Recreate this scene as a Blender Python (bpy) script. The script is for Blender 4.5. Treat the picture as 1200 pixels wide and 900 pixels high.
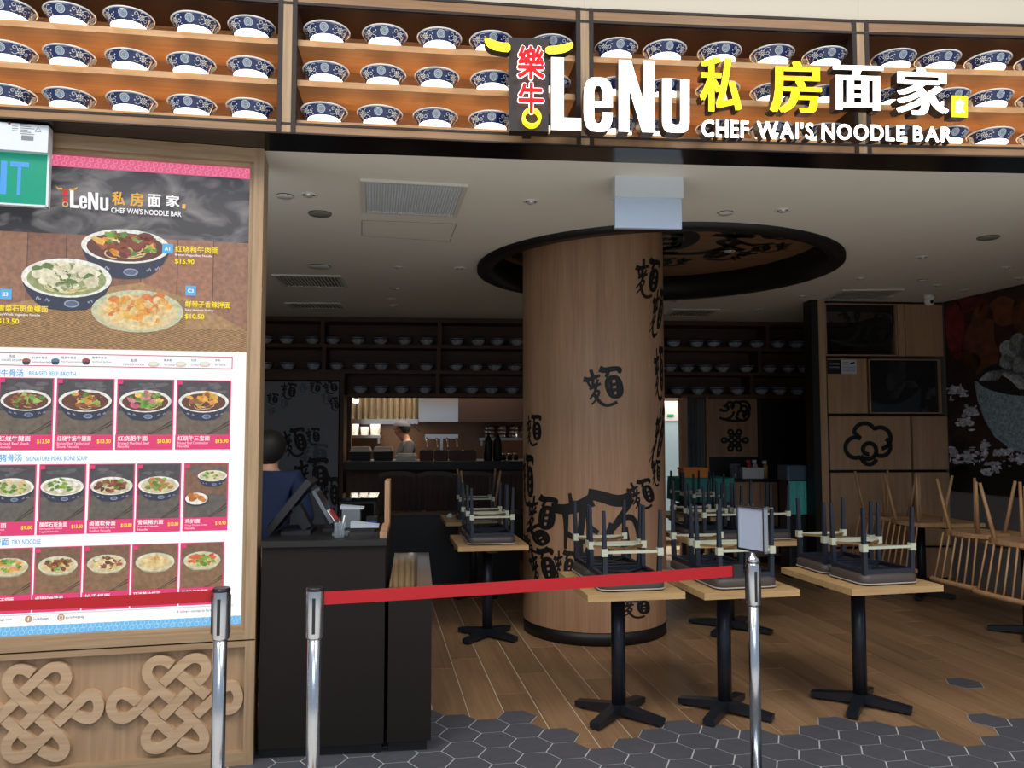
import bpy, bmesh, math, random
from math import sin, cos, pi, radians, sqrt, atan2
random.seed(7)
for _o in list(bpy.data.objects): bpy.data.objects.remove(_o)
sc = bpy.context.scene
COL = sc.collection
# ------------------------------------------------------------ camera, world, lights, exposure
F, H, HC = 920.0, 1.60, 3.02            # focal length in px (1200 wide), eye height, shop ceiling height
PITCH = math.atan(55 / F)
cd = bpy.data.cameras.new('camera'); cd.sensor_width = 36; cd.lens = F / 1200 * 36; cd.clip_start = .05
cam = bpy.data.objects.new('camera', cd); COL.objects.link(cam)
cam.location = (0, 0, H); cam.rotation_euler = (pi / 2 + PITCH, 0, 0); sc.camera = cam
w = bpy.data.worlds.new('mall_light'); sc.world = w; w.use_nodes = True
w.node_tree.nodes['Background'].inputs[0].default_value = (.62, .72, .86, 1)
w.node_tree.nodes['Background'].inputs[1].default_value = .58
sc.view_settings.view_transform = 'Standard'; sc.view_settings.look = 'None'
sc.view_settings.exposure = 0; sc.view_settings.gamma = 1; sc.view_settings.use_curve_mapping = False
def area(name, loc, size, power, color, rot=(0, 0, 0), sy=None):
    l = bpy.data.lights.new(name, 'AREA'); l.energy = power; l.color = color; l.size = size
    if sy: l.shape = 'RECTANGLE'; l.size_y = sy
    o = bpy.data.objects.new(name, l); COL.objects.link(o); o.location = loc; o.rotation_euler = rot
    return o
# mall ceiling fixtures, high above the walkway behind the viewer
area('mall_ceiling_lamp', (-2.2, .4, 5.6), 2.2, 215, (1, .93, .84))
area('mall_ceiling_lamp', (2.6, .4, 5.6), 2.2, 215, (1, .93, .84))
area('mall_skylight_lamp', (.5, -6.5, 6.4), 6, 220, (.72, .85, 1), (radians(35), 0, 0), 3)

# ------------------------------------------------------------ pixel geometry
CP, SP = cos(PITCH), sin(PITCH)
def ray(px, py):
    x, y = (px - 600) / F, -(py - 450) / F
    return (x, CP - SP * y, SP + CP * y)
def onz(px, py, z):
    d = ray(px, py); t = (z - H) / d[2]; return (t * d[0], t * d[1], z)
class Fr:                                # a vertical plane in the place: u along it, v into it
    def __init__(s, o, ang):
        s.o = (o[0], o[1]); s.a = radians(ang); s.c, s.s = cos(s.a), sin(s.a)
    def px(s, px, py, v=0):
        d = ray(px, py); ox, oy = s.o[0] - s.s * v, s.o[1] + s.c * v
        t = (-s.s * ox + s.c * oy) / (-s.s * d[0] + s.c * d[1])
        X, Y = t * d[0] - ox, t * d[1] - oy
        return (X * s.c + Y * s.s, H + t * d[2])
    def uv(s, px, py, z):
        p = onz(px, py, z); X, Y = p[0] - s.o[0], p[1] - s.o[1]
        return (X * s.c + Y * s.s, -X * s.s + Y * s.c)
    def w(s, u, v, z=0): return (s.o[0] + s.c * u - s.s * v, s.o[1] + s.s * u + s.c * v, z)

# ------------------------------------------------------------ materials
def lin(c):
    return tuple(((x / 255) / 12.92 if x <= 10 else ((x / 255 + .055) / 1.055) ** 2.4) for x in c)
MATS = {}
def nd(nt, t, **k):
    n = nt.nodes.new(t)
    for a, b in k.items(): setattr(n, a, b)
    return n
def M(name, c=(128, 128, 128), rough=.5, metal=0, emit=None, es=1, var=.12, scale=30, bump=0, alpha=1, trans=0, coat=0, spec=None):
    if name in MATS: return MATS[name]
    m = bpy.data.materials.new(name); m.use_nodes = True; nt = m.node_tree; b = nt.nodes['Principled BSDF']
    rgb = lin(c); b.inputs['Roughness'].default_value = rough; b.inputs['Metallic'].default_value = metal
    b.inputs['Base Color'].default_value = (*rgb, 1)
    if var or bump:
        tc = nd(nt, 'ShaderNodeTexCoord'); no = nd(nt, 'ShaderNodeTexNoise'); no.inputs['Scale'].default_value = scale; no.inputs['Detail'].default_value = 4
        nt.links.new(tc.outputs['Object'], no.inputs['Vector'])
        if var:
            mx = nd(nt, 'ShaderNodeMix', data_type='RGBA')
            mx.inputs[6].default_value = (*[x * (1 - var) for x in rgb], 1); mx.inputs[7].default_value = (*[min(1, x * (1 + var)) for x in rgb], 1)
            nt.links.new(no.outputs['Fac'], mx.inputs[0]); nt.links.new(mx.outputs[2], b.inputs['Base Color'])
        if bump:
            bp = nd(nt, 'ShaderNodeBump'); bp.inputs['Strength'].default_value = bump; bp.inputs['Distance'].default_value = .003
            nt.links.new(no.outputs['Fac'], bp.inputs['Height']); nt.links.new(bp.outputs[0], b.inputs['Normal'])
    if emit: b.inputs['Emission Color'].default_value = (*lin(emit), 1); b.inputs['Emission Strength'].default_value = es
    if trans: b.inputs['Transmission Weight'].default_value = trans
    if alpha < 1: b.inputs['Alpha'].default_value = alpha
    if coat: b.inputs['Coat Weight'].default_value = coat; b.inputs['Coat Roughness'].default_value = .06
    if spec is not None: b.inputs['Specular IOR Level'].default_value = spec
    MATS[name] = m; return m
def WOOD(name, c1, c2, axis='x', rough=.5, scale=1.0, rnd=0.0, spec=.4):
    """veneer: noise stretched along the grain axis plus faint cathedral bands"""
    if name in MATS: return MATS[name]
    m = bpy.data.materials.new(name); m.use_nodes = True; nt = m.node_tree; b = nt.nodes['Principled BSDF']
    tc = nd(nt, 'ShaderNodeTexCoord'); mp = nd(nt, 'ShaderNodeMapping')
    k = {'x': (1.2, 26, 26), 'y': (26, 1.2, 26), 'z': (26, 26, 1.2)}[axis]
    mp.inputs['Scale'].default_value = [q * scale for q in k]
    n1 = nd(nt, 'ShaderNodeTexNoise'); n1.inputs['Scale'].default_value = 3; n1.inputs['Detail'].default_value = 6; n1.inputs['Distortion'].default_value = .5
    vec = tc.outputs['Object']
    if rnd:
        oi = nd(nt, 'ShaderNodeObjectInfo'); va = nd(nt, 'ShaderNodeVectorMath', operation='ADD')
        mu = nd(nt, 'ShaderNodeMath', operation='MULTIPLY'); mu.inputs[1].default_value = 37
        nt.links.new(oi.outputs['Random'], mu.inputs[0]); nt.links.new(vec, va.inputs[0]); nt.links.new(mu.outputs[0], va.inputs[1]); vec = va.outputs[0]
    nt.links.new(vec, mp.inputs[0]); nt.links.new(mp.outputs[0], n1.inputs['Vector'])
    n2 = nd(nt, 'ShaderNodeTexNoise'); n2.inputs['Scale'].default_value = .55; n2.inputs['Detail'].default_value = 3
    nt.links.new(mp.outputs[0], n2.inputs['Vector'])
    ad = nd(nt, 'ShaderNodeMath', operation='ADD'); nt.links.new(n1.outputs['Fac'], ad.inputs[0]); nt.links.new(n2.outputs['Fac'], ad.inputs[1])
    mr = nd(nt, 'ShaderNodeMapRange'); mr.inputs[1].default_value = .58; mr.inputs[2].default_value = 1.28
    nt.links.new(ad.outputs[0], mr.inputs[0])
    mx = nd(nt, 'ShaderNodeMix', data_type='RGBA'); mx.inputs[6].default_value = (*lin(c1), 1); mx.inputs[7].default_value = (*lin(c2), 1)
    nt.links.new(mr.outputs[0], mx.inputs[0]); out = mx.outputs[2]
    if rnd:
        hs = nd(nt, 'ShaderNodeHueSaturation'); m2 = nd(nt, 'ShaderNodeMapRange'); m2.inputs[3].default_value = 1 - rnd; m2.inputs[4].default_value = 1 + rnd
        nt.links.new(oi.outputs['Random'], m2.inputs[0]); nt.links.new(m2.outputs[0], hs.inputs['Value']); nt.links.new(out, hs.inputs['Color']); out = hs.outputs[0]
    nt.links.new(out, b.inputs['Base Color'])
    b.inputs['Roughness'].default_value = rough; b.inputs['Specular IOR Level'].default_value = spec
    bp = nd(nt, 'ShaderNodeBump'); bp.inputs['Strength'].default_value = .08; bp.inputs['Distance'].default_value = .002
    nt.links.new(n1.outputs['Fac'], bp.inputs['Height']); nt.links.new(bp.outputs[0], b.inputs['Normal'])
    MATS[name] = m; return m
def PRINT(name, es=0, noise=.25, scale=60, rough=.5):
    """printed colours carried by the face corners; es > 0 for a backlit sheet"""
    if name in MATS: return MATS[name]
    m = bpy.data.materials.new(name); m.use_nodes = True; nt = m.node_tree; b = nt.nodes['Principled BSDF']
    at = nd(nt, 'ShaderNodeAttribute', attribute_name='Col'); tc = nd(nt, 'ShaderNodeTexCoord')
    no = nd(nt, 'ShaderNodeTexNoise'); no.inputs['Scale'].default_value = scale; no.inputs['Detail'].default_value = 5
    nt.links.new(tc.outputs['Object'], no.inputs['Vector'])
    mr = nd(nt, 'ShaderNodeMapRange'); mr.inputs[1].default_value = .3; mr.inputs[2].default_value = .7; mr.inputs[3].default_value = 1 - noise; mr.inputs[4].default_value = 1 + noise * .6
    nt.links.new(no.outputs['Fac'], mr.inputs[0])
    # pure white paper stays clean: noise only where the print has colour (stored in alpha)
    m1 = nd(nt, 'ShaderNodeMix'); m1.inputs[2].default_value = 1
    nt.links.new(at.outputs['Alpha'], m1.inputs[0]); nt.links.new(mr.outputs[0], m1.inputs[3])
    vm = nd(nt, 'ShaderNodeVectorMath', operation='SCALE'); nt.links.new(at.outputs['Color'], vm.inputs[0]); nt.links.new(m1.outputs[0], vm.inputs['Scale'])
    b.inputs['Roughness'].default_value = rough
    if es:
        b.inputs['Base Color'].default_value = (.03, .03, .03, 1)
        nt.links.new(vm.outputs[0], b.inputs['Emission Color']); b.inputs['Emission Strength'].default_value = es
    else: nt.links.new(vm.outputs[0], b.inputs['Base Color'])
    MATS[name] = m; return m

# ------------------------------------------------------------ mesh builder
class MB:
    def __init__(s): s.v = []; s.f = []; s.sm = []; s.col = []; s.mi = []; s.cc = None; s.cm = 0
    def add(s, vs, fs, smooth=False):
        o = len(s.v); s.v += [tuple(p) for p in vs]
        for f in fs: s.f.append([i + o for i in f]); s.sm.append(smooth); s.col.append(s.cc); s.mi.append(s.cm)
        return s
    def box(s, x0, x1, y0, y1, z0, z1):
        return s.add([(x, y, z) for z in (z0, z1) for y in (y0, y1) for x in (x0, x1)],
                     [(0, 2, 3, 1), (4, 5, 7, 6), (0, 1, 5, 4), (2, 6, 7, 3), (0, 4, 6, 2), (1, 3, 7, 5)])
    def bar(s, a, b, wd, th=None, w2=None, t2=None):
        """rectangular bar from a to b, may taper"""
        th = th or wd; w2 = w2 or wd; t2 = t2 or th
        d = [b[i] - a[i] for i in range(3)]; L = sqrt(sum(q * q for q in d)); d = [q / L for q in d]
        up = (0, 0, 1) if abs(d[2]) < .9 else (0, 1, 0)
        x = (d[1] * up[2] - d[2] * up[1], d[2] * up[0] - d[0] * up[2], d[0] * up[1] - d[1] * up[0])
        l = sqrt(sum(q * q for q in x)); x = [q / l for q in x]
        y = (x[1] * d[2] - x[2] * d[1], x[2] * d[0] - x[0] * d[2], x[0] * d[1] - x[1] * d[0])
        vs = []
        for p, W, T in ((a, wd, th), (b, w2, t2)):
            for i, j in ((-1, -1), (1, -1), (1, 1), (-1, 1)):
                vs.append(tuple(p[k] + x[k] * i * W / 2 + y[k] * j * T / 2 for k in range(3)))
        return s.add(vs, [(0, 3, 2, 1), (4, 5, 6, 7), (0, 1, 5, 4), (1, 2, 6, 5), (2, 3, 7, 6), (3, 0, 4, 7)])
    def prism(s, poly, a0, a1, ax='v', smooth=False):
        """poly in (x,z) pushed along y (ax v) or in (x,y) pushed along z (ax z)"""
        n = len(poly); P = (lambda p, a: (p[0], a, p[1])) if ax == 'v' else (lambda p, a: (p[0], p[1], a))
        s.add([P(p, a0) for p in poly] + [P(p, a1) for p in poly], [])
        o = len(s.v) - 2 * n
        for f, q in [(list(range(n)), 0), (list(range(2 * n - 1, n - 1, -1)), 0)] + [([i, i + n, (i + 1) % n + n, (i + 1) % n], 1) for i in range(n)]:
            s.f.append([i + o for i in f]); s.sm.append(bool(q and smooth)); s.col.append(s.cc); s.mi.append(s.cm)
        return s
    def lathe(s, prof, n=24, c=(0, 0, 0), smooth=True, cap=True, ax='z'):
        vs = []
        for r, z in prof:
            for i in range(n):
                a = 2 * pi * i / n
                vs.append((c[0] + r * cos(a), c[1] + r * sin(a), c[2] + z) if ax == 'z' else (c[0] + r * cos(a), c[1] + z, c[2] + r * sin(a)))
        fs = [(j * n + i, j * n + (i + 1) % n, (j + 1) * n + (i + 1) % n, (j + 1) * n + i) for j in range(len(prof) - 1) for i in range(n)]
        s.add(vs, fs, smooth); o = len(s.v) - len(vs)
        if cap:
            for j in (0, len(prof) - 1):
                if prof[j][0] > 1e-4: s.f.append([o + j * n + i for i in range(n)]); s.sm.append(False); s.col.append(s.cc); s.mi.append(s.cm)
        return s
    def tube(s, path, r, n=8, r2=None, smooth=True):
        L = len(path); vs = []
        px = None
        for k, p in enumerate(path):
            a, b = path[max(0, k - 1)], path[min(L - 1, k + 1)]
            d = [b[i] - a[i] for i in range(3)]; l = sqrt(sum(q * q for q in d)) or 1; d = [q / l for q in d]
            up = (0, 0, 1) if abs(d[2]) < .95 else (0, 1, 0)
            x = (d[1] * up[2] - d[2] * up[1], d[2] * up[0] - d[0] * up[2], d[0] * up[1] - d[1] * up[0])
            l = sqrt(sum(q * q for q in x)); x = [q / l for q in x]
            if px and sum(x[i] * px[i] for i in range(3)) < 0: x = [-q for q in x]
            px = x
            y = (d[1] * x[2] - d[2] * x[1], d[2] * x[0] - d[0] * x[2], d[0] * x[1] - d[1] * x[0])
            R = r if r2 is None else r + (r2 - r) * k / (L - 1)
            for i in range(n):
                t = 2 * pi * i / n; vs.append(tuple(p[q] + R * (x[q] * cos(t) + y[q] * sin(t)) for q in range(3)))
        fs = [(j * n + i, j * n + (i + 1) % n, (j + 1) * n + (i + 1) % n, (j + 1) * n + i) for j in range(L - 1) for i in range(n)]
        s.add(vs, fs, smooth); o = len(s.v) - len(vs)
        for e in (0, (L - 1) * n): s.f.append([o + e + i for i in range(n)]); s.sm.append(False); s.col.append(s.cc); s.mi.append(s.cm)
        return s
    def ribbon(s, pts, wd, v0, v1, closed=False):
        """flat band of constant width following 2-D points in (x,z), v0..v1 thick"""
        n = len(pts); lf, rt = [], []
        for k in range(n):
            a = pts[(k - 1) % n] if (k or closed) else pts[k]; b = pts[(k + 1) % n] if (k < n - 1 or closed) else pts[k]
            dx, dz = b[0] - a[0], b[1] - a[1]; l = sqrt(dx * dx + dz * dz) or 1
            W = wd[k] if isinstance(wd, (list, tuple)) else wd
            nx, nz = -dz / l * W / 2, dx / l * W / 2
            lf.append((pts[k][0] + nx, pts[k][1] + nz)); rt.append((pts[k][0] - nx, pts[k][1] - nz))
        vs = []
        for i in range(n): vs += [(lf[i][0], v0, lf[i][1]), (rt[i][0], v0, rt[i][1]), (rt[i][0], v1, rt[i][1]), (lf[i][0], v1, lf[i][1])]
        fs = []
        for i in range(n if closed else n - 1):
            j = (i + 1) % n
            for q in range(4): fs.append((4 * i + q, 4 * i + (q + 1) % 4, 4 * j + (q + 1) % 4, 4 * j + q))
        if not closed: fs += [(0, 1, 2, 3), (4 * n - 1, 4 * n - 2, 4 * n - 3, 4 * n - 4)]
        return s.add(vs, fs)
    def flat(s, poly, v):  return s.add([(p[0], v, p[1]) for p in poly], [list(range(len(poly)))])
    def mesh(s, name, mats):
        me = bpy.data.meshes.new(name); me.from_pydata(s.v, [], s.f)
        mats = mats if isinstance(mats, (list, tuple)) else [mats]
        for m in mats: me.materials.append(m)
        me.polygons.foreach_set('use_smooth', s.sm)
        if len(mats) > 1: me.polygons.foreach_set('material_index', s.mi)
        if any(c is not None for c in s.col):
            ca = me.color_attributes.new('Col', 'FLOAT_COLOR', 'CORNER'); buf = []
            for p, c in zip(me.polygons, s.col): buf += list(c or (1, 1, 1, 0)) * p.loop_total
            ca.data.foreach_set('color', buf)
        bm = bmesh.new(); bm.from_mesh(me)
        if all(c is None for c in s.col): bmesh.ops.recalc_face_normals(bm, faces=bm.faces)
        bm.to_mesh(me); bm.free(); me.update(); return me
    def build(s, name, mats, parent=None, loc=(0, 0, 0), rotz=0): return ob(name, s.mesh(name, mats), parent, loc, rotz)
def ob(name, me, parent=None, loc=(0, 0, 0), rotz=0):
    o = bpy.data.objects.new(name, me); COL.objects.link(o); o.location = loc; o.rotation_euler = (0, 0, rotz); o.parent = parent; return o
def tag(o, label, cat, group=None):
    o['label'] = label; o['category'] = cat
    if group: o['group'] = group
    return o
def struct(o, label=None):
    o['kind'] = 'structure'
    if label: o['label'] = label; 
    return o
def thing(name, label, cat, loc=(0, 0, 0), rotz=0, group=None): return tag(ob(name, None, None, loc, rotz), label, cat, group)
KIDS = {}
def dup(root, loc=None, rotz=None, label=None, group=None, scale=None):
    def cp(o, par):
        c = o.copy(); COL.objects.link(c); c.parent = par
        for k in [q for q in bpy.data.objects if q.parent == o] if o.name not in KIDS else KIDS[o.name]: cp(k, c)
        return c
    if root.name not in KIDS:
        allk = {}
        for q in bpy.data.objects:
            if q.parent: allk.setdefault(q.parent.name, []).append(q)
        def reg(o):
            KIDS[o.name] = allk.get(o.name, [])
            for k in KIDS[o.name]: reg(k)
        reg(root)
    r = cp(root, None)
    if loc is not None: r.location = loc
    if rotz is not None: r.rotation_euler = (0, 0, rotz)
    if scale: r.scale = (scale,) * 3
    if label: r['label'] = label
    if group: r['group'] = group
    return r
def arc(cx, cy, r, a0, a1, n=12, ry=None):
    ry = ry or r; return [(cx + r * cos(radians(a0 + (a1 - a0) * i / n)), cy + ry * sin(radians(a0 + (a1 - a0) * i / n))) for i in range(n + 1)]
def smoothp(pts, it=2, closed=False):
    for _ in range(it):
        q = [] if closed else [pts[0]]
        n = len(pts)
        for i in range(n if closed else n - 1):
            a, b = pts[i], pts[(i + 1) % n]
            q += [tuple(.75 * x + .25 * y for x, y in zip(a, b)), tuple(.25 * x + .75 * y for x, y in zip(a, b))]
        if not closed: q.append(pts[-1])
        pts = q
    return pts
def rrect(x0, x1, y0, y1, r, n=4):
    return arc(x1 - r, y1 - r, r, 0, 90, n) + arc(x0 + r, y1 - r, r, 90, 180, n) + arc(x0 + r, y0 + r, r, 180, 270, n) + arc(x1 - r, y0 + r, r, 270, 360, n)
# ------------------------------------------------------------ lettering
TX = {}
def glyph(body, off=0.0, sx=0.0):
    """built-in font outline as 2-D verts in a 0..1 box, faces and aspect; sx adds side-shifted copies (heavier uprights)"""
    k = (body, off, sx)
    if k in TX: return TX[k]
    c = bpy.data.curves.new('lettering', 'FONT'); c.body = body; c.resolution_u = 3
    o = bpy.data.objects.new('lettering', c); me = bpy.data.meshes.new_from_object(o)
    vs = [(v.co.x, v.co.y) for v in me.vertices]; fs = [list(p.vertices) for p in me.polygons]
    bpy.data.objects.remove(o); bpy.data.curves.remove(c); bpy.data.meshes.remove(me)
    sh = [(0, 0)]
    if off: sh += [(off * cos(t), off * sin(t)) for t in [2 * pi * i / (4 if off < .02 else 8) + pi / 4 for i in range(4 if off < .02 else 8)]]
    if sx: sh += [(x + sx, y) for x, y in sh]
    n = len(vs); fs = [[i + n * k for i in f] for k in range(len(sh)) for f in fs]; vs = [(x + a, y + b) for a, b in sh for x, y in vs]
    x0, x1 = min(p[0] for p in vs), max(p[0] for p in vs); y0, y1 = min(p[1] for p in vs), max(p[1] for p in vs)
    r = ([((x - x0) / (x1 - x0), (y - y0) / (y1 - y0)) for x, y in vs], fs, (x1 - x0) / (y1 - y0)); TX[k] = r; return r
def quadmap(q):                          # q: bl, br, tr, tl
    def f(p):
        a, b = p
        return tuple((1 - a) * (1 - b) * q[0][i] + a * (1 - b) * q[1][i] + a * b * q[2][i] + (1 - a) * b * q[3][i] for i in range(2))
    return f
def put_text(mb, body, q, v, off=0, sx=0):
    vs, fs, _ = glyph(body, off, sx); f = quadmap(q); mb.add([(f(p)[0], v, f(p)[1]) for p in vs], fs); return mb
def text_solid(name, body, q, v0, v1, mface, mside, parent, off=0, sx=0):
    """channel letter: side walls and a lit face"""
    vs, fs, _ = glyph(body, off, sx); f = quadmap(q); P = [f(p) for p in vs]
    return poly_solid(name, P, fs, v0, v1, mface, mside, parent)
def poly_solid(name, P, fs, v0, v1, mface, mside, parent):
    bm = bmesh.new(); bv = [bm.verts.new((p[0], v1, p[1])) for p in P]
    for fc in fs:
        try: bm.faces.new([bv[i] for i in fc])
        except ValueError: pass
    bmesh.ops.remove_doubles(bm, verts=bm.verts, dist=1e-5)
    ed = [e for e in bm.edges if len(e.link_faces) == 1]
    r = bmesh.ops.extrude_edge_only(bm, edges=ed)
    for g in r['geom']:
        if isinstance(g, bmesh.types.BMVert): g.co.y = v0
    bmesh.ops.recalc_face_normals(bm, faces=bm.faces)
    me = bpy.data.meshes.new(name); bm.to_mesh(me); bm.free(); me.materials.append(mside); o = ob(name, me, parent)
    mb = MB(); mb.add([(p[0], v0, p[1]) for p in P], fs); mb.build('lit_face', mface, o); return o
# ============================================================ SETTING
m_oak = WOOD('oak_veneer', (176, 138, 104), (142, 106, 76), 'x', .5)
m_oakz = WOOD('oak_veneer_upright', (196, 156, 122), (160, 122, 90), 'z', .5)
m_pillar = WOOD('pillar_veneer', (186, 148, 116), (158, 120, 91), 'z', .45, .8)
m_frameoak = WOOD('pale_oak_frame', (186, 158, 124), (150, 122, 92), 'x', .5)
m_frameoakz = WOOD('pale_oak_frame_upright', (186, 158, 124), (150, 122, 92), 'z', .5)
m_honeyback = WOOD('honey_back_panel', (168, 130, 94), (140, 106, 74), 'x', .55)
m_strip = WOOD('header_oak_strip', (164, 128, 92), (132, 100, 70), 'x', .5)
m_honey = WOOD('honey_shelf_wood', (208, 164, 118), (182, 136, 92), 'x', .5)
m_dkbrown = M('dark_brown_metal', (40, 27, 22), .65)
m_black = M('black_paint', (20, 19, 19), .5)
m_soffit = M('glossy_black_soffit', (16, 13, 13), .16, var=0)
m_ceil = M('shop_ceiling_paint', (238, 234, 222), .8, var=.03, scale=3)
m_wallw = M('mall_bulkhead_paint', (208, 198, 180), .7, var=.02, scale=2)
m_backwood = WOOD('dark_walnut_shelving', (98, 68, 50), (70, 48, 36), 'x', .55)
m_backwoodz = WOOD('dark_walnut_upright', (98, 68, 50), (70, 48, 36), 'z', .55)
m_plank = WOOD('floor_plank_tile', (166, 132, 98), (130, 99, 71), 'x', .42, .55, .16, .5)
m_groutw = M('plank_joint', (222, 206, 180), .8)
m_groutg = M('hex_joint', (196, 196, 194), .8)
m_hex = M('slate_hex_tile', (84, 85, 92), .45, var=.2, scale=14, bump=.1)
m_mall = M('mall_floor_stone', (226, 222, 214), .35, var=.08, scale=6)
FA = 9.9                                  # the shop floor's own angle
FL = Fr((0, 0), FA)
# --- sub-floors
struct(MB().box(-14, 14, -14, 14, -.2, -.0035).build('floor', m_groutw))
struct(MB().box(-14, 14, -14, 3.06, -.0034, -.001).build('floor_mall', m_mall), 'pale stone floor of the mall walkway')
fl = struct(ob('floor_planks', None)); fl['label'] = 'oak coloured plank floor of the shop'
PW, PL = .2, 1.2
pm = MB().add([(-.596, -.0966, 0), (.596, -.0966, 0), (.596, .0966, 0), (-.596, .0966, 0), (-.597, -.0972, -.006), (.597, -.0972, -.006), (.597, .0972, -.006), (-.597, .0972, -.006)],
              [(0, 1, 2, 3), (4, 5, 1, 0), (5, 6, 2, 1), (6, 7, 3, 2), (7, 4, 0, 3)]).mesh('plank', m_plank)
cand = []
for i in range(-22, 34):
    sh = [0, .42, .8, .2, .62, 1.0][i % 6]
    for j in range(2, 9):
        u, v = -.245 * cos(FL.a) + 4.559 * sin(FL.a) + .1 + i * PW, .2 + j * PL + sh
        x, y, _ = FL.w(u, v)
        if 3.2 < y < 10.3 and -3.6 < x < 5.6 and v > 3.25: cand.append((x * x + y * y * .4, x, y))
cand.sort()
for _, x, y in cand[:290]:
    o = ob('plank', pm, fl, (x, y, 0), FL.a + pi / 2)
# --- hexagon tiles with their ragged edge
hxg = struct(ob('floor_hexagons', None)); hxg['label'] = 'slate grey hexagon tiles at the shop threshold'
R = .1139; c0 = (-.123, 4.364)
def hexpos(i, j):
    u, v = 1.5 * R * i, sqrt(3) * R * (j + .5 * (i % 2)); return c0[0] + FL.c * u - FL.s * v, c0[1] + FL.s * u + FL.c * v
tops = [(534, 846), (572, 851), (606, 841), (654, 862), (708, 887), (740, 875), (771, 864), (800, 855), (845, 858), (888, 864), (935, 872), (960, 861), (982, 851), (1028, 855), (1075, 860), (1104, 876), (1156, 884), (1179, 872), (1161, 846), (1200, 851), (1240, 850)]
toprow = {}
for p in tops:
    x, y, _ = onz(*p, 0); dx, dy = x - c0[0], y - c0[1]; u, v = dx * FL.c + dy * FL.s, -dx * FL.s + dy * FL.c
    i = round(u / (1.5 * R)); j = round(v / (sqrt(3) * R) - .5 * (i % 2)); toprow[i] = max(j, toprow.get(i, -99))
hm = MB(); g = R * .962
hm.add([(g * cos(radians(60 * k)), g * sin(radians(60 * k)), .003) for k in range(6)] + [(R * .985 * cos(radians(60 * k)), R * .985 * sin(radians(60 * k)), -.004) for k in range(6)],
       [list(range(6))] + [(k, k + 6, (k + 1) % 6 + 6, (k + 1) % 6) for k in range(6)])
hm = hm.mesh('hexagon_tile', m_hex); gr = MB(); n = 0; hc = []
for i in range(-18, 24):
    t = toprow.get(i)
    if t is None: t = [1, 0, -1, 0, 1, 0][i % 6] if i < 0 else [-1, 0, 1, 0][i % 4] - (i - 10) // 4
    for j in range(-12, t + 1):
        x, y = hexpos(i, j)
        if y > 2.95: hc.append((abs(y - 4.0) * 1.3 + abs(x - .8) * .35, x, y))
x, y, _ = onz(1188, 827, 0); hc.append((0, *hexpos(round(((x - c0[0]) * FL.c + (y - c0[1]) * FL.s) / (1.5 * R)), 1)))
hc.sort()
for _, x, y in hc[:298]: ob('hexagon_tile', hm, hxg, (x, y, .001), FL.a)
for _, x, y in hc: gr.add([(x + R * cos(radians(60 * k) + FL.a), y + R * sin(radians(60 * k) + FL.a), .0018) for k in range(6)], [list(range(6))])
gr.build('tile_joint', m_groutg, hxg)

# --- pillar, ceiling with round recess
PC, PR = (.673, 6.512), .582
RC, RR = (onz(780, 305, HC)[0] * 1.0, .5 * (onz(780, 259, HC)[1] + onz(780, 350, HC)[1])), 1.55
RC = (1.245, RC[1])
outer = [(-4.4, 3.6), (5.75, 4.42), (4.6, 10.9), (-4.4, 10.4)]
angs = sorted([2 * pi * k / 72 for k in range(72)] + [atan2(p[1] - RC[1], p[0] - RC[0]) % (2 * pi) for p in outer])
def hit(a):
    best = None
    for k in range(4):
        (x1, y1), (x2, y2) = outer[k], outer[(k + 1) % 4]; dx, dy = cos(a), sin(a); ex, ey = x2 - x1, y2 - y1
        den = dx * ey - dy * ex
        if abs(den) < 1e-9: continue
        t = ((x1 - RC[0]) * ey - (y1 - RC[1]) * ex) / den; q = ((x1 - RC[0]) * dy - (y1 - RC[1]) * dx) / den
        if t > 0 and -1e-6 <= q <= 1 + 1e-6 and (best is None or t < best): best = t
    return RC[0] + best * cos(a), RC[1] + best * sin(a)
cb = MB(); N = len(angs)
cb.add([(RC[0] + RR * .97 * cos(a), RC[1] + RR * .97 * sin(a), HC) for a in angs] + [(*hit(a), HC) for a in angs],
       [(k, (k + 1) % N, (k + 1) % N + N, k + N) for k in range(N)])
struct(cb.build('ceiling', m_ceil))
rs = tag(ob('ceiling_recess', None, None, (RC[0], RC[1], HC)), 'round ceiling recess with thick black rim around the pillar', 'ceiling recess')
MB().lathe([(RR, .01), (RR, -.035), (RR - .13, -.035), (RR - .13, .25), (RR - .1, .25), (RR - .1, .01), (RR, .01)], 72, cap=False).build('rim', m_black, rs)
MB().lathe([(RR - .1, .2), (.001, .2)], 72, cap=False, smooth=False).build('recess_panel', WOOD('recess_veneer', (160, 120, 88), (130, 96, 70), 'x', .6), rs)
pl = tag(ob('round_pillar', None, None, (*PC, 0)), 'thick round oak veneered pillar printed with black noodle characters', 'pillar')
MB().lathe([(PR, .1), (PR, HC + .2)], 96, cap=False).build('veneer', m_pillar, pl)
MB().lathe([(PR - .004, 0), (PR - .004, .1), (PR - .03, .1)], 96).build('plinth', m_black, pl)
m_ink = M('black_vinyl_print', (16, 15, 15), .6, var=0)
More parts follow.
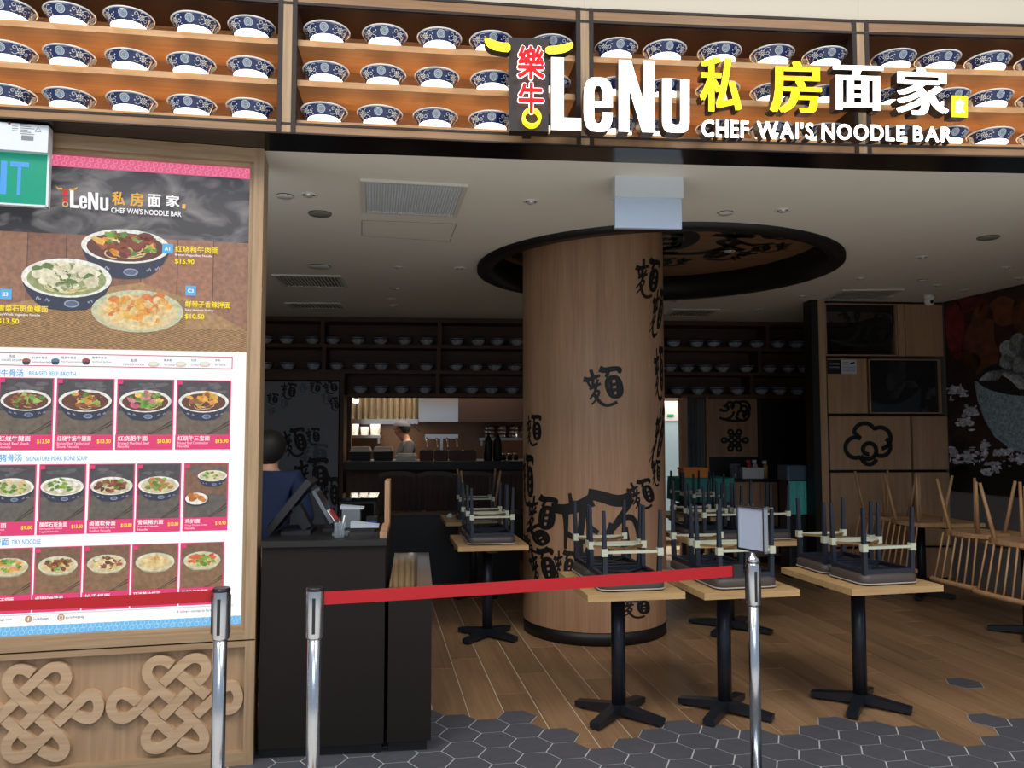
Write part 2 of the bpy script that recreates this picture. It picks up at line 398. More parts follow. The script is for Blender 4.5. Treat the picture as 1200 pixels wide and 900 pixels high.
def wrap_mesh(name, vs, fs, q, parent, R_, mat):
    """wrap flat lettering (angle in degrees, height) round the pillar; cut into narrow strips first"""
    f = quadmap(q); bm = bmesh.new(); bv = [bm.verts.new((f(p)[0], 0, f(p)[1])) for p in vs]
    for fc in fs:
        try: bm.faces.new([bv[i] for i in fc])
        except ValueError: pass
    a0, a1 = min(v.co.x for v in bm.verts), max(v.co.x for v in bm.verts); a = math.floor(a0 / 3) * 3
    while a < a1:
        bmesh.ops.bisect_plane(bm, geom=bm.verts[:] + bm.edges[:] + bm.faces[:], plane_co=(a, 0, 0), plane_no=(1, 0, 0)); a += 3
    for v in bm.verts:
        t = radians(v.co.x); v.co.x, v.co.y = R_ * sin(t), -R_ * cos(t)
    me = bpy.data.meshes.new(name); bm.to_mesh(me); bm.free(); me.materials.append(mat); return ob(name, me, parent)
def pil(px, py):
    """pixel -> (angle on the pillar from its camera-facing-south generator, z)"""
    d = ray(px, py); A = d[0] ** 2 + d[1] ** 2; B = -2 * (d[0] * PC[0] + d[1] * PC[1]); C_ = PC[0] ** 2 + PC[1] ** 2 - PR ** 2
    D = max(B * B - 4 * A * C_, 0); t = (-B - sqrt(D)) / (2 * A); x, y = t * d[0] - PC[0], t * d[1] - PC[1]
    return math.degrees(atan2(x, -y)), H + t * d[2]
def brushchar(kw=1.0, big=False):
    """the stylised brush character: a thorned wheat radical on the left, a fat rounded face box on the right; returns list of polygons in 0..1"""
    P = []
    def st(pts, wd): 
        pts2 = smoothp(pts, 2); n = len(pts2); W = [kw * (wd[0] + (wd[1] - wd[0]) * i / (n - 1)) for i in range(n)] if isinstance(wd, tuple) else [wd * kw] * n
        l, r = [], []
        for k in range(n):
            a, b = pts2[max(0, k - 1)], pts2[min(n - 1, k + 1)]; dx, dy = b[0] - a[0], b[1] - a[1]; q = sqrt(dx * dx + dy * dy) or 1
            l.append((pts2[k][0] - dy / q * W[k] / 2, pts2[k][1] + dx / q * W[k] / 2)); r.append((pts2[k][0] + dy / q * W[k] / 2, pts2[k][1] - dx / q * W[k] / 2))
        for k in range(n - 1): P.append([l[k], l[k + 1], r[k + 1], r[k]])
    if big:                                  # the large sweeping version low on the pillar; points in pixels of the photograph
        def B(pts, wd): st([((x - 645) / 110, (702 - y) / 130) for x, y in pts], tuple(q / 120 for q in wd) if isinstance(wd, tuple) else wd / 120)
        B([(646, 594), (662, 597), (680, 592), (694, 584)], (9, 15)); B([(669, 577), (670, 584), (671, 592)], (4, 6)); B([(689, 577), (702, 580), (722, 587), (738, 582)], (11, 14)); B([(738, 583), (732, 594), (722, 606), (714, 618)], (9, 4))
        B([(664, 600), (665, 615), (664, 642)], (9, 3)); B([(684, 594), (682, 612), (680, 640), (684, 660)], (9, 6)); B([(666, 624), (676, 630), (686, 632)], 6); B([(690, 596), (690, 616), (700, 622)], (8, 5))
        B([(716, 612), (711, 625), (712, 660), (716, 690)], (10, 6)); B([(716, 618), (726, 606), (738, 604), (745, 616), (749, 640), (750, 672)], (6, 7)); B([(730, 616), (734, 640), (736, 672)], 6); B([(714, 640), (732, 642)], 5); B([(714, 660), (736, 664), (750, 662)], 5)
        B([(690, 640), (682, 660), (668, 672)], (7, 4)); B([(668, 676), (690, 690), (720, 698), (748, 694)], (9, 6))
        vs, fs = [], []
        for p in P: fs.append(list(range(len(vs), len(vs) + len(p)))); vs += p
        return vs, fs
    st([(.0, .78), (.12, .74), (.3, .8), (.42, .83)], (.11, .05)); st([(.2, 1.0), (.24, .85), (.22, .62), (.23, .5)], (.07, .05))
    st([(.1, .7), (.13, .6), (.19, .55)], .05); st([(.36, .74), (.31, .62), (.27, .58)], .05)
    st([(.12, .5), (.24, .55), (.42, .62)], .055); st([(.3, .56), (.24, .4), (.1, .24)], (.06, .03)); st([(.28, .44), (.36, .43), (.33, .32), (.22, .17), (.14, .1)], (.06, .03))
    st([(.22, .36), (.3, .2), (.42, .05), (.6, .03), (.78, .1)], (.07, .06))
    st([(.42, 1.0), (.55, .94), (.75, .97), (.97, .95), (.9, .84)], (.13, .07)); st([(.64, .93), (.6, .82), (.56, .76)], .07)
    for a, b in ((.0, 1.0),):
        ring = smoothp([(.52, .74), (.72, .82), (.92, .76), (1.0, .5), (.96, .24), (.78, .17), (.6, .22), (.5, .46)], 2, True); n = len(ring)
        cx, cy = .75, .49
        inn = [(cx + (x - cx) * (1 - .34 * kw), cy + (y - cy) * (1 - .28 * kw)) for x, y in ring]
        for k in range(n): P.append([ring[k], ring[(k + 1) % n], inn[(k + 1) % n], inn[k]])
    st([(.68, .7), (.66, .5), (.68, .28)], .06); st([(.83, .7), (.84, .5), (.82, .27)], .06); st([(.67, .55), (.83, .57)], .06); st([(.67, .41), (.83, .42)], .06)
    vs, fs = [], []
    for p in P:
        fs.append(list(range(len(vs), len(vs) + len(p)))); vs += p
    return vs, fs
BV, BF = brushchar(1.35); GV, GF = brushchar(1.0, True)
def pillar_char(x0, y0, x1, y1, rot=0, sk=0, V_=None, F_=None):
    """bounding pixels on the pillar"""
    cx, cy, hw, hh = (x0 + x1) / 2, (y0 + y1) / 2, (x1 - x0) / 2, (y1 - y0) / 2; c, s_ = cos(radians(rot)), sin(radians(rot)); q = []
    for a, b in ((-1, -1), (1, -1), (1, 1), (-1, 1)):
        X, Y = a * hw + sk * b * hw, b * hh; q.append(pil(cx + X * c - Y * s_, cy - (X * s_ + Y * c)))
    return wrap_mesh('printed_character', V_ or BV, F_ or BF, q, pl, PR + .002, m_ink)
pillar_char(685, 432, 731, 477, 6); pillar_char(743, 305, 771, 350, -8); pillar_char(617, 487, 635, 523, 0); pillar_char(762, 340, 776, 396, -10); pillar_char(763, 540, 774, 570)
pillar_char(764, 478, 777, 550, -12); pillar_char(618, 582, 652, 628, -8); pillar_char(736, 563, 766, 597, 14); pillar_char(622, 644, 652, 690, 8); pillar_char(648, 646, 674, 684, -6); pillar_char(726, 698, 762, 724, 0)
pillar_char(612, 618, 646, 650, 30); pillar_char(766, 408, 777, 470, 0); pillar_char(645, 572, 755, 702, 0, 0, GV, GF)
# characters continuing round the pillar's far side
for k, (a, z, w_, h_) in enumerate([(75, 2.5, 22, .3), (95, 2.2, 26, .4), (120, 1.8, 30, .5), (85, 1.3, 24, .35), (-85, 1.0, 26, .4), (-110, 1.5, 22, .3)]):
    wrap_mesh('printed_character', BV, BF, [(a, z), (a + w_, z), (a + w_, z + h_), (a, z + h_)], pl, PR + .002, m_ink)
def recess_char(x, y, sz, rot):
    mb = MB(); c, s_ = cos(radians(rot)), sin(radians(rot))
    mb.add([(x + sz * ((a - .5) * c - (b - .5) * s_), y + sz * ((a - .5) * s_ + (b - .5) * c), .196) for a, b in BV], BF); mb.build('printed_character', m_ink, rs)
for a in [(.35, -.25, 1.15, 170), (-.25, .35, .9, 200), (1.0, -.45, .4, 150), (.75, .35, .45, 190), (.3, .65, .35, 170), (1.05, .05, .35, 160), (-.2, -.95, .5, 150), (.45, -.98, .5, 190), (-1.0, .4, .5, 200)]:
    recess_char(*a)

# --- walls
BK = Fr((.1, 9.92), 4.5); PT = Fr((4.77, 8.6), 4.5); MW = Fr((4.77, 8.6), -80)
m_wallg = M('grey_wall_paint', (120, 118, 116), .7, var=.05, scale=2)
m_dark = M('dark_interior_wall', (38, 34, 32), .7)
def wallbox(name, fr, u0, u1, v0, v1, z0, z1, mat, label=None): return struct(MB().box(u0, u1, v0, v1, z0, z1).build(name, mat, None, fr.w(0, 0, 0), fr.a), label)
wallbox('wall_right', MW, -1.9, 4.32, .0, .2, 0, HC, m_wallg)
wallbox('wall_left', Fr((-3.7, 3.4), 90), 0, 6.6, 0, .2, 0, HC, m_dark)
struct(MB().box(-3.95, -2.95, 3.3, 3.5, 0, HC).build('wall_front_left', m_dark))
struct(MB().box(4.1, 5.7, 4.15, 4.45, 0, HC).build('added_wall_front_right', m_dark))  # second one: unseen pier added to keep light off the shop's right side
# --- back wall: built round the kitchen hatch and the service passage
kx0, kz1 = BK.px(408, 462); kx1 = BK.px(640, 500)[0]; kz0 = BK.px(500, 540)[1]; zs3 = BK.px(500, 461)[1]
px0 = BK.px(745, 500)[0]; px1 = BK.px(828, 500)[0]; pz1 = BK.px(800, 464)[1]
bl, br = -3.9, 4.6
wb = MB().box(bl, kx0, .32, .45, 0, HC).box(kx0, kx1, .32, .45, kz1, HC).box(kx0, kx1, .32, .45, 0, kz0 - .14).box(kx1, px0, .32, .45, 0, HC).box(px0, px1, .32, .45, pz1, HC).box(px1, br, .32, .45, 0, HC)
struct(wb.build('wall_back', m_backwood, None, BK.w(0, 0, 0), BK.a))
# ============================================================ HEADER: lit bowl cabinets above the opening
brk = [onz(-170, 129.5, HC), onz(335, 156.4, HC), onz(686, 171.8, HC), onz(1012, 181.2, HC), onz(1370, 187.5, HC)]
bays = []
for a, b in zip(brk, brk[1:]):
    fr = Fr(a, math.degrees(atan2(b[1] - a[1], b[0] - a[0]))); fr.L = sqrt((b[0] - a[0]) ** 2 + (b[1] - a[1]) ** 2); bays.append(fr)
zz = lambda y: bays[2].px(700, y)[1]
z_l0, z_s1, z_l1 = zz(171.3), zz(162), zz(159.5)          # bottom line, strip, line
z_o1, z_t0, z_t1, z_top = zz(27), zz(24), zz(13), zz(10)
zrow = [bays[1].px(450, y, .03)[1] for y in (52.4, 98.6, 145.5)]
m_led = M('warm_led', (255, 220, 160), .5, emit=(255, 212, 160), es=14, var=0)
m_compart = M('dark_lacquer', (44, 26, 20), .3, var=.1)
bay_names = ['above the lit menu board', 'over the left of the shop opening', 'behind the white letters', 'at the end past the yellow characters']
for k, fr in enumerate(bays):
    L = fr.L; t = thing('bowl_display_cabinet', 'open oak bowl cabinet with warm lit shelves ' + ['above the lit menu board', 'beside the ox head sign panel', 'behind the tall white sign letters', 'behind the yellow seal of the sign'][k], 'display cabinet', fr.w(0, 0, HC), fr.a, 'bowl cabinets of the shop header')
    Z = lambda z: z - HC
    MB().box(0, L, .3, .33, .004, Z(z_top)).build('back_panel', m_honeyback, t)
    MB().box(.03, L - .03, .004, .3, .004, Z(z_s1 + .002)).build('bottom_strip', m_strip, t)
    MB().box(.03, L - .03, .004, .3, Z(z_t0), Z(z_t1)).build('top_strip', m_strip, t)
    MB().box(.02, L - .02, .01, .3, Z(z_o1) - .004, Z(z_t0)).build('top_board', m_compart, t)
    fm = MB().box(.0, L, 0, .02, 0, Z(z_l0) + .004).box(0, L, 0, .03, Z(z_s1), Z(z_l1)).box(0, L, 0, .02, Z(z_o1), Z(z_t0)).box(0, L, 0, .02, Z(z_t1), Z(z_top))
    for u in (.033, L - .033): fm.box(u - .011, u + .011, -.002, .3, .004, Z(z_top))
    fm.build('metal_frame', m_dkbrown, t)
    for u0, u1 in ((0, .022), (L - .022, L)): MB().box(u0, u1, .002, .3, .004, Z(z_top)).build('mullion', m_frameoakz, t)
    MB().box(.04, L - .04, .03, .3, Z(zrow[2]) - .012, Z(zrow[2])).build('shelf', m_honey, t)
    for zr in zrow[:2]: MB().box(.04, L - .04, .03, .3, Z(zr) - .03, Z(zr)).build('shelf', m_honey, t)
    for zr in zrow: MB().box(.06, L - .06, .135, .15, Z(zr), Z(zr) + .006).build('led_strip', m_led, t)
# soffit and bulkhead
sf = [onz(-170, 150, HC), onz(307, 176, HC), onz(660, 187.8, HC), onz(1012, 198.5, HC), onz(1370, 206.5, HC)]
so = MB(); n = 5; zs_ = HC - .003
so.add([(p[0], p[1], zs_) for p in brk] + [(p[0], p[1], zs_) for p in sf] + [(p[0], p[1], zs_ + .04) for p in sf] + [],
       [(k, k + 1, n + k + 1, n + k) for k in range(4)] + [(n + k, n + k + 1, 2 * n + k + 1, 2 * n + k) for k in range(4)])
struct(so.build('trim_1', m_soffit), 'glossy black soffit under the bowl cabinets')
wf = MB()
for k, fr in enumerate(bays):
    o = len(wf.v); wf.box(0, fr.L, .015, .35, z_top, 6.0); wf.v[o:] = [fr.w(*p) for p in wf.v[o:]]
struct(wf.build('wall_front', m_wallw), 'cream bulkhead wall above the bowl cabinets')
# --- bowls
m_blue = M('cobalt_glaze', (22, 44, 98), .18, var=.45, scale=55, coat=.4)
m_white = M('white_glaze', (236, 236, 232), .2, var=.03)
m_medal = M('pale_medallion', (128, 150, 172), .3, var=.3, scale=90)
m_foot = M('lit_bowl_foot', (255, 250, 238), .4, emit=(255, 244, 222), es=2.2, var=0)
BP = [(.084, .007), (.088, .015), (.096, .030), (.108, .048), (.116, .062)]           # outer profile
def bowl_r(z):
    for (r0, z0), (r1, z1) in zip(BP, BP[1:]):
        if z <= z1: return r0 + (r1 - r0) * (z - z0) / (z1 - z0)
    return BP[-1][0]
inner = [(r - .006, z) for r, z in BP[::-1]]
bowl_me = MB().lathe(BP + inner + [(.001, .012)], 36, cap=False).mesh('noodle_bowl', m_blue)
rim_me = MB().lathe([(.1145, .059), (.1185, .061), (.1200, .064), (.1175, .0675), (.1115, .066), (.1105, .061)], 36, cap=False).mesh('rim', m_white)
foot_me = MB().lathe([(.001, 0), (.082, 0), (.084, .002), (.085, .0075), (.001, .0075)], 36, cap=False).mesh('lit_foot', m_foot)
def on_bowl(a, z, off=.0012): z = z * .63; r = bowl_r(z) + off; return (r * sin(a), -r * cos(a), z)
deco = None
def dpoly(pts, off): deco.add([on_bowl(a, z, off) for a, z in pts], [list(range(len(pts)))])
def dline(pts, w):
    pts = smoothp(pts, 1)
    for p, q in zip(pts, pts[1:]):
        dx, dz = (q[0] - p[0]) * .105, q[1] - p[1]; l = sqrt(dx * dx + dz * dz) or 1; nx, nz = -dz / l * w / .105, dx / l * w
        dpoly([(p[0] + nx, p[1] + nz), (q[0] + nx, q[1] + nz), (q[0] - nx, q[1] - nz), (p[0] - nx, p[1] - nz)], .0016)
med_mes, flo_mes = [], []
for a0 in (-100, 0, 100, 180):                              # medallions
    deco = MB(); A = radians(a0); deco.cm = 0; dpoly([(A + .2 * cos(t), .056 + .029 * sin(t)) for t in [2 * pi * k / 18 for k in range(18)]], .0012)
    deco.cm = 1
    for (s0, s1) in ((1.05, .93), (.62, .54)):
        for k in range(18):
            t0, t1 = 2 * pi * k / 18, 2 * pi * (k + 1) / 18
            dpoly([(A + .2 * s0 * cos(t0), .056 + .029 * s0 * sin(t0)), (A + .2 * s0 * cos(t1), .056 + .029 * s0 * sin(t1)), (A + .2 * s1 * cos(t1), .056 + .029 * s1 * sin(t1)), (A + .2 * s1 * cos(t0), .056 + .029 * s1 * sin(t0))], .002)
    med_mes.append(deco.mesh('medallion', [m_medal, m_white]))
for a0 in (-50, 50, 140, -140):                             # flowers with scrolling vines
    deco = MB(); A = radians(a0)
    for t in range(8):
        th = t * pi / 4; dpoly([(A + .17 * r * cos(th + d), .055 + .024 * r * sin(th + d)) for r, d in ((.45, 0), (.85, -.33), (1.05, 0), (.85, .33))], .0018)
    for k in range(10):
        t0, t1 = 2 * pi * k / 10, 2 * pi * (k + 1) / 10
        dpoly([(A + .07 * cos(t0), .055 + .0105 * sin(t0)), (A + .07 * cos(t1), .055 + .0105 * sin(t1)), (A + .03 * cos(t1), .055 + .005 * sin(t1)), (A + .03 * cos(t0), .055 + .005 * sin(t0))], .002)
    dline([(A + .15, .045), (A + .28, .03), (A + .38, .044), (A + .29, .06), (A + .22, .047)], .0016)
    dline([(A - .15, .062), (A - .27, .084), (A - .38, .074), (A - .31, .056), (A - .24, .066)], .0016)
    dline([(A - .12, .04), (A - .25, .022), (A - .4, .032)], .0015); dline([(A + .12, .072), (A + .25, .088), (A + .42, .082)], .0015)
    for q in ((.36, .022), (-.42, .05), (.43, .062), (-.08, .088), (.08, .02)):
        dpoly([(A + q[0] + .035 * cos(t), q[1] + .005 * sin(t)) for t in [2 * pi * k / 6 for k in range(6)]], .0016)
    flo_mes.append(deco.mesh('painted_flower', m_white))
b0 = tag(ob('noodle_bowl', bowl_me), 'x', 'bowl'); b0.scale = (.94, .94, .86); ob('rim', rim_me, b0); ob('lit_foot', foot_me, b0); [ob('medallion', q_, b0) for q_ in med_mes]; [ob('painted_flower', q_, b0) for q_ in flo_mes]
cols = [[[11, 81, 151, 229, 295], [12, 81, 153, 224, 294], [11, 81, 154, 225, 293]],
        [[383, 451, 515, 576, 645], [382, 449, 512, 577, 643], [380, 445, 510, 575, 640]],
        [[722, 779, 843, 905, 966], [722, 779, 841, 905, 966], [722, 779, 841, 903, 964]],
        [[1047, 1099, 1158, 1217], [1048, 1110, 1160, 1219], [1050, 1108, 1161, 1221]]]
ORD = ['first', 'second', 'third', 'fourth', 'fifth', 'sixth', 'seventh', 'eighth', 'ninth', 'tenth', 'eleventh', 'twelfth', 'thirteenth']; rown = ['topmost', 'middle', 'lowest']; first = True
for k, fr in enumerate(bays):
    for r in range(3):
        for px in cols[k][r]:
            u, _ = fr.px(px, (52, 98, 145)[r] + (px - 450) * .045, .045)
            xs_k = cols[k][r]; nth = (len(xs_k) - 1 - xs_k.index(px)) if k == 0 else xs_k.index(px)
            lab = ['blue and white bowl above the menu board, %s from the mullion, %s lit shelf', 'blue and white bowl beside the ox head panel, %s from the far mullion, %s shelf', 'blue and white bowl behind the white letters, %s from the letter L mullion, %s shelf', 'blue and white bowl by the yellow seal, %s from the mullion, %s lit shelf'][k] % (ORD[nth], rown[r])
            loc = fr.w(u, .045, zrow[r] + .0005); grp = 'lit bowls on the %s header shelf, cabinet %s' % (rown[r], ['over the menu', 'by the ox head', 'behind the letters', 'by the seal'][k])
            rz = fr.a + random.uniform(-.06, .06)
            if first: b0.location = loc; b0.rotation_euler = (0, 0, rz); b0['label'] = lab; b0['group'] = grp; first = False
            else: dup(b0, loc, rz, lab, grp)
# ============================================================ ILLUMINATED SIGN
SG = Fr(brk[2], math.degrees(bays[2].a)); SV = -.17
m_side = M('dark_channel_side', (36, 27, 23), .5)
m_sidem = M('bronze_channel_side', (96, 74, 60), .3, .4)
def LIT(n, c, es): return M('lit_' + n, c, .4, emit=c, es=es, var=0)
m_lw, m_ly, m_lr, m_lg = LIT('white', (255, 252, 248), 1.6), LIT('yellow', (255, 222, 20), 1.25), LIT('red', (238, 24, 30), 1.0), LIT('pale_edge', (255, 240, 235), 1.3)
sq = lambda x0, y0, x1, y1, sl=.035, v=SV: [SG.px(x0, y1, v), SG.px(x1, y1 + sl * (x1 - x0), v), SG.px(x1, y0 + sl * (x1 - x0), v), SG.px(x0, y0, v)]
org = SG.w(0, 0, 0)
lp = thing('ox_head_sign_panel', 'dark sign panel with yellow horns, red characters and nose ring', 'sign', org, SG.a)
q = sq(597, 44, 643, 153, .03, SV + .02)
MB().prism(q, SV + .02, SV + .08).build('panel', m_side, lp)
MB().box((q[0][0] + q[1][0]) / 2 - .02, (q[0][0] + q[1][0]) / 2 + .02, SV + .08, -.014, z_l1 - .03, z_l1 - .01).build('bracket', m_dkbrown, lp)
for hp in ([(598, 51), (585, 50), (574, 46), (568, 44), (568, 51), (574, 58), (586, 61), (598, 62)], [(639, 55), (652, 54), (663, 52), (671, 49), (672, 55), (666, 61), (654, 64), (639, 64)]):
    pts = [SG.px(x, y, SV) for x, y in smoothp(hp, 1, True)]
    poly_solid('horn', pts, [list(range(len(pts)))], SV - .005, SV + .05, m_ly, m_side, lp)
for ch, (x0, y0, x1, y1) in (('樂', (606, 54, 638, 94)), ('牛', (607, 97, 637, 134))):
    o = put_text(MB(), ch, sq(x0, y0, x1, y1, .03), SV - .012, .03).build('red_character', m_lr, lp)
    put_text(MB(), ch, sq(x0 - 1, y0 - 1, x1 + 1, y1 + 1, .03), SV - .008, .055).build('pale_edge', m_lg, o)
cu, cz = SG.px(623, 138, SV); ru = (SG.px(634, 138, SV)[0] - SG.px(612, 138, SV)[0]) / 2
MB().ribbon(arc(cu, cz, ru * .87, 105, 435, 28), ru * .3, SV - .012, SV + .02).build('nose_ring', m_ly, lp)
ln = thing('white_sign_letters', 'tall glowing white sign letters reading LeNu', 'sign letters', org, SG.a)
def unit(poly, q): f = quadmap(q); return [f(p) for p in poly]
L_ = [(0, 0), (1, 0), (1, .17), (.42, .17), (.42, 1), (0, 1)]
N_ = [(0, 0), (.3, 0), (.3, .58), (.66, 0), (1, 0), (1, 1), (.7, 1), (.7, .42), (.34, 1), (0, 1)]
u_ = [(0, 1), (0, .2)] + [(.02, .12), (.08, .05), (.18, .01), (.32, 0), (.5, 0), (.68, 0), (.82, .01), (.92, .05), (.98, .12)] + [(1, .2), (1, 1), (.66, 1), (.66, .22), (.62, .16), (.5, .145), (.38, .16), (.34, .22), (.34, 1)]
def ring_e():
    o = rrect(0, 1, 0, 1, .36, 5); return o
for nm, q, P in (('L', sq(646, 67, 681, 152, .03), L_), ('N', sq(725, 70, 767, 154, .03), N_), ('u', sq(776, 92, 808, 155, .03), u_)):
    pts = unit(P, q); poly_solid('letter', pts, [list(range(len(pts)))], SV, SV + .07, m_lw, m_sidem, ln)
e_out = [(1, .36), (.98, .2), (.9, .08), (.74, .01), (.5, 0), (.26, .01), (.1, .08), (.02, .2), (0, .36), (0, .64), (.02, .8), (.1, .92), (.26, .99), (.5, 1), (.74, .99), (.9, .92), (.98, .8), (1, .64), (1, .45)]
e_in = [(.36, .45), (.36, .26), (.4, .18), (.5, .155), (.6, .18), (.64, .26), (.64, .36)]
qe = sq(684, 90, 718, 154, .03)
P = unit(e_out + e_in, qe); hole = unit([(.36, .56), (.36, .74), (.4, .82), (.5, .845), (.6, .82), (.64, .74), (.64, .56)], qe)
# the e as strips so that its eye stays open
ne, nh = len(e_out), len(e_in)
fs = []
ring = unit([(1, .45), (1, .64), (.98, .8), (.9, .92), (.74, .99), (.5, 1), (.26, .99), (.1, .92), (.02, .8), (0, .64), (0, .45)], qe)
rin = unit([(.64, .56), (.64, .7), (.63, .76), (.6, .82), (.55, .84), (.5, .845), (.45, .84), (.4, .82), (.37, .76), (.36, .7), (.36, .56)], qe)
low = unit([(0, .45), (0, .36), (.02, .2), (.1, .08), (.26, .01), (.5, 0), (.74, .01), (.9, .08), (.98, .2), (1, .36)], qe)
lin_ = unit([(.36, .45), (.36, .3), (.37, .24), (.4, .18), (.45, .16), (.5, .155), (.55, .16), (.6, .18), (.63, .24), (.64, .36)], qe)
V = ring + rin + low + lin_; n1, n2 = len(ring), len(low)
fs = [(k, k + 1, n1 + k + 1, n1 + k) for k in range(n1 - 1)] + [(2 * n1 + k, 2 * n1 + k + 1, 2 * n1 + n2 + k + 1, 2 * n1 + n2 + k) for k in range(n2 - 1)]
fs += [(0, n1, 2 * n1 - 1, n1 - 1)]
fs[-1] = (0, n1, 2 * n1 - 1, n1 - 1, 2 * n1 + n2)
poly_solid('letter', V, fs, SV, SV + .07, m_lw, m_sidem, ln)
for a in (664, 745): 
    bu = SG.px(a, 150, SV)[0]; MB().box(bu - .015, bu + .015, SV + .07, -.014, zrow[1] - .026, zrow[1] - .006).build('bracket', m_dkbrown, ln)
cn = thing('large_sign_characters', 'large lit Chinese sign characters, two yellow and two white', 'sign letters', org, SG.a)
for ch, b, mt in (('私', (820, 66, 869, 130), m_ly), ('房', (902, 71, 963, 131), m_ly), ('面', (976, 76, 1035, 128), m_lw), ('家', (1050, 78, 1112, 134), m_lw)):
    text_solid('character', ch, sq(*b, .03), SV, SV + .06, mt, m_sidem, cn, .011, .055)
q = sq(1115, 112, 1134, 137, .03)
o = poly_solid('seal', q, [[0, 1, 2, 3]], SV, SV + .06, m_ly, m_sidem, cn)
put_text(MB(), '家', sq(1119, 116, 1130, 133, .03), SV - .003, .03).build('seal_mark', m_lg, o)
for a in (850, 935, 1005, 1080):
    bu = SG.px(a, 150, SV)[0]; bz = SG.px(a, 126 + (a - 850) * .02, SV)[1]; MB().box(bu - .008, bu + .008, SV + .06, -.014, zrow[1] - .026, zrow[1] - .01).build('bracket', m_dkbrown, cn)
tg = thing('tagline_sign_letters', "row of lit white capitals reading CHEF WAI'S NOODLE BAR", 'sign letters', org, SG.a)
line = "CHEF WAI'S NOODLE BAR"; x = 0.; wds = []
for ch in line:
    if ch == ' ': x += .3; wds.append(None); continue
    a = glyph(ch, .022)[2] * (.35 if ch == "'" else .70); wds.append((x, a)); x += a + .085
tot = x
T0, T1 = (822, 140), (1118, 149)
for ch, wd in zip(line, wds):
    if wd is None: continue
    xa = T0[0] + (T1[0] - T0[0]) * wd[0] / tot; xb = T0[0] + (T1[0] - T0[0]) * (wd[0] + wd[1]) / tot; ya = T0[1] + (T1[1] - T0[1]) * wd[0] / tot
    hgt = 20.5 - 3.0 * wd[0] / tot
    text_solid('letter', ch, sq(xa, ya, xb, ya + (hgt if ch != "'" else 7), .03), SV, SV + .05, m_lw, m_sidem, tg, .022, .02)
zt9 = SG.px(960, 146, SV)[1]
for a in (840, 960, 1004):
    bu = SG.px(a, 150, SV)[0]; MB().box(bu - .006, bu + .006, SV + .05, -.014, zt9 - .012, zt9).build('bracket', m_dkbrown, tg)
# ============================================================ BACKLIT MENU BOARD AND CARVED PANEL
PF = Fr((-1.26, 3.885), 13)
borg = PF.w(0, 0, 0)
m_bl = PRINT('backlit_print', 1.0, .3, 45)
m_blp = PRINT('backlit_plain_print', 1.02, 0, 10)
uL = PF.px(-25, 500)[0]; uR = PF.px(287, 500)[0]
zT = PF.px(288, 195)[1]; zB = PF.px(281, 733)[1]; zTop = HC - .005; zMid = PF.px(290, 748)[1]
uO = PF.px(304, 500)[0]; uOL = uL - .09
mb = thing('menu_lightbox', 'large backlit noodle menu board in a pale oak frame', 'menu board', borg, PF.a)
fo = MB()
for (a, b, c, d, v0, v1) in ((uOL, uL - .02, zMid, zTop, -.02, .25), (uR + .02, uO, zMid, zTop, -.02, .25)):
    MB().box(a, b, v0, v1, c, d).build('frame_stile', m_frameoakz, mb)
MB().box(uL - .02, uR + .02, -.02, .25, zT + .02, zTop).build('frame_rail', m_frameoak, mb)
MB().box(uL - .02, uR + .02, -.02, .25, zMid, zB - .02).build('frame_rail', m_frameoak, mb)
for (a, b, c, d) in ((uL - .02, uL, zB - .02, zT + .02), (uR, uR + .02, zB - .02, zT + .02)):
    MB().box(a, b, .0, .2, c, d).build('inner_bead', m_frameoakz, mb)
for (c, d) in ((zB - .02, zB), (zT, zT + .02)): MB().box(uL, uR, .0, .2, c, d).build('inner_bead', m_frameoak, mb)
SVv = .03
W = lambda *c: (*lin(c), 1.0)           # textured print colour
Wp = lambda *c: (*lin(c), 0.0)          # plain print colour
sheet = MB(); sheet.cc = Wp(250, 250, 252); sheet.box(uL, uR, SVv, SVv + .02, zB, zT); sheet.build('backlit_sheet', m_blp, mb)
ZR = lambda y: PF.px(284, y, SVv)[1]; UX = lambda x: PF.px(x, 500, SVv)[0]
def lay(k): return SVv - .0006 * k
def rect(m, u0, z0, u1, z1, k, c): m.cc = c; m.flat([(u0, z0), (u1, z0), (u1, z1), (u0, z1)], lay(k))
def blob(m, cx, cz, rx, rz, k, c, n=12, jag=.25, rot=0):
    m.cc = c; P = []
    for i in range(n):
        t = 2 * pi * i / n; s = 1 + random.uniform(-jag, jag); x, y = rx * s * cos(t), rz * s * sin(t)
        P.append((cx + x * cos(rot) - y * sin(rot), cz + x * sin(rot) + y * cos(rot)))
    m.flat(P, lay(k))
def ell(m, cx, cz, rx, rz, k, c, n=28): blob(m, cx, cz, rx, rz, k, c, n, 0)
def tfit(m, body, u0, z0, h, k, c, off=0, wmax=None, sx=0):
    m.cc = c; a = glyph(body, off, sx)[2]; wd = h * a
    if wmax and wd > wmax: wd = wmax
    put_text(m, body, [(u0, z0), (u0 + wd, z0), (u0 + wd, z0 + h), (u0, z0 + h)], lay(k), off, sx); return wd
NAVY, CREAM = W(26, 34, 62), W(238, 236, 226)
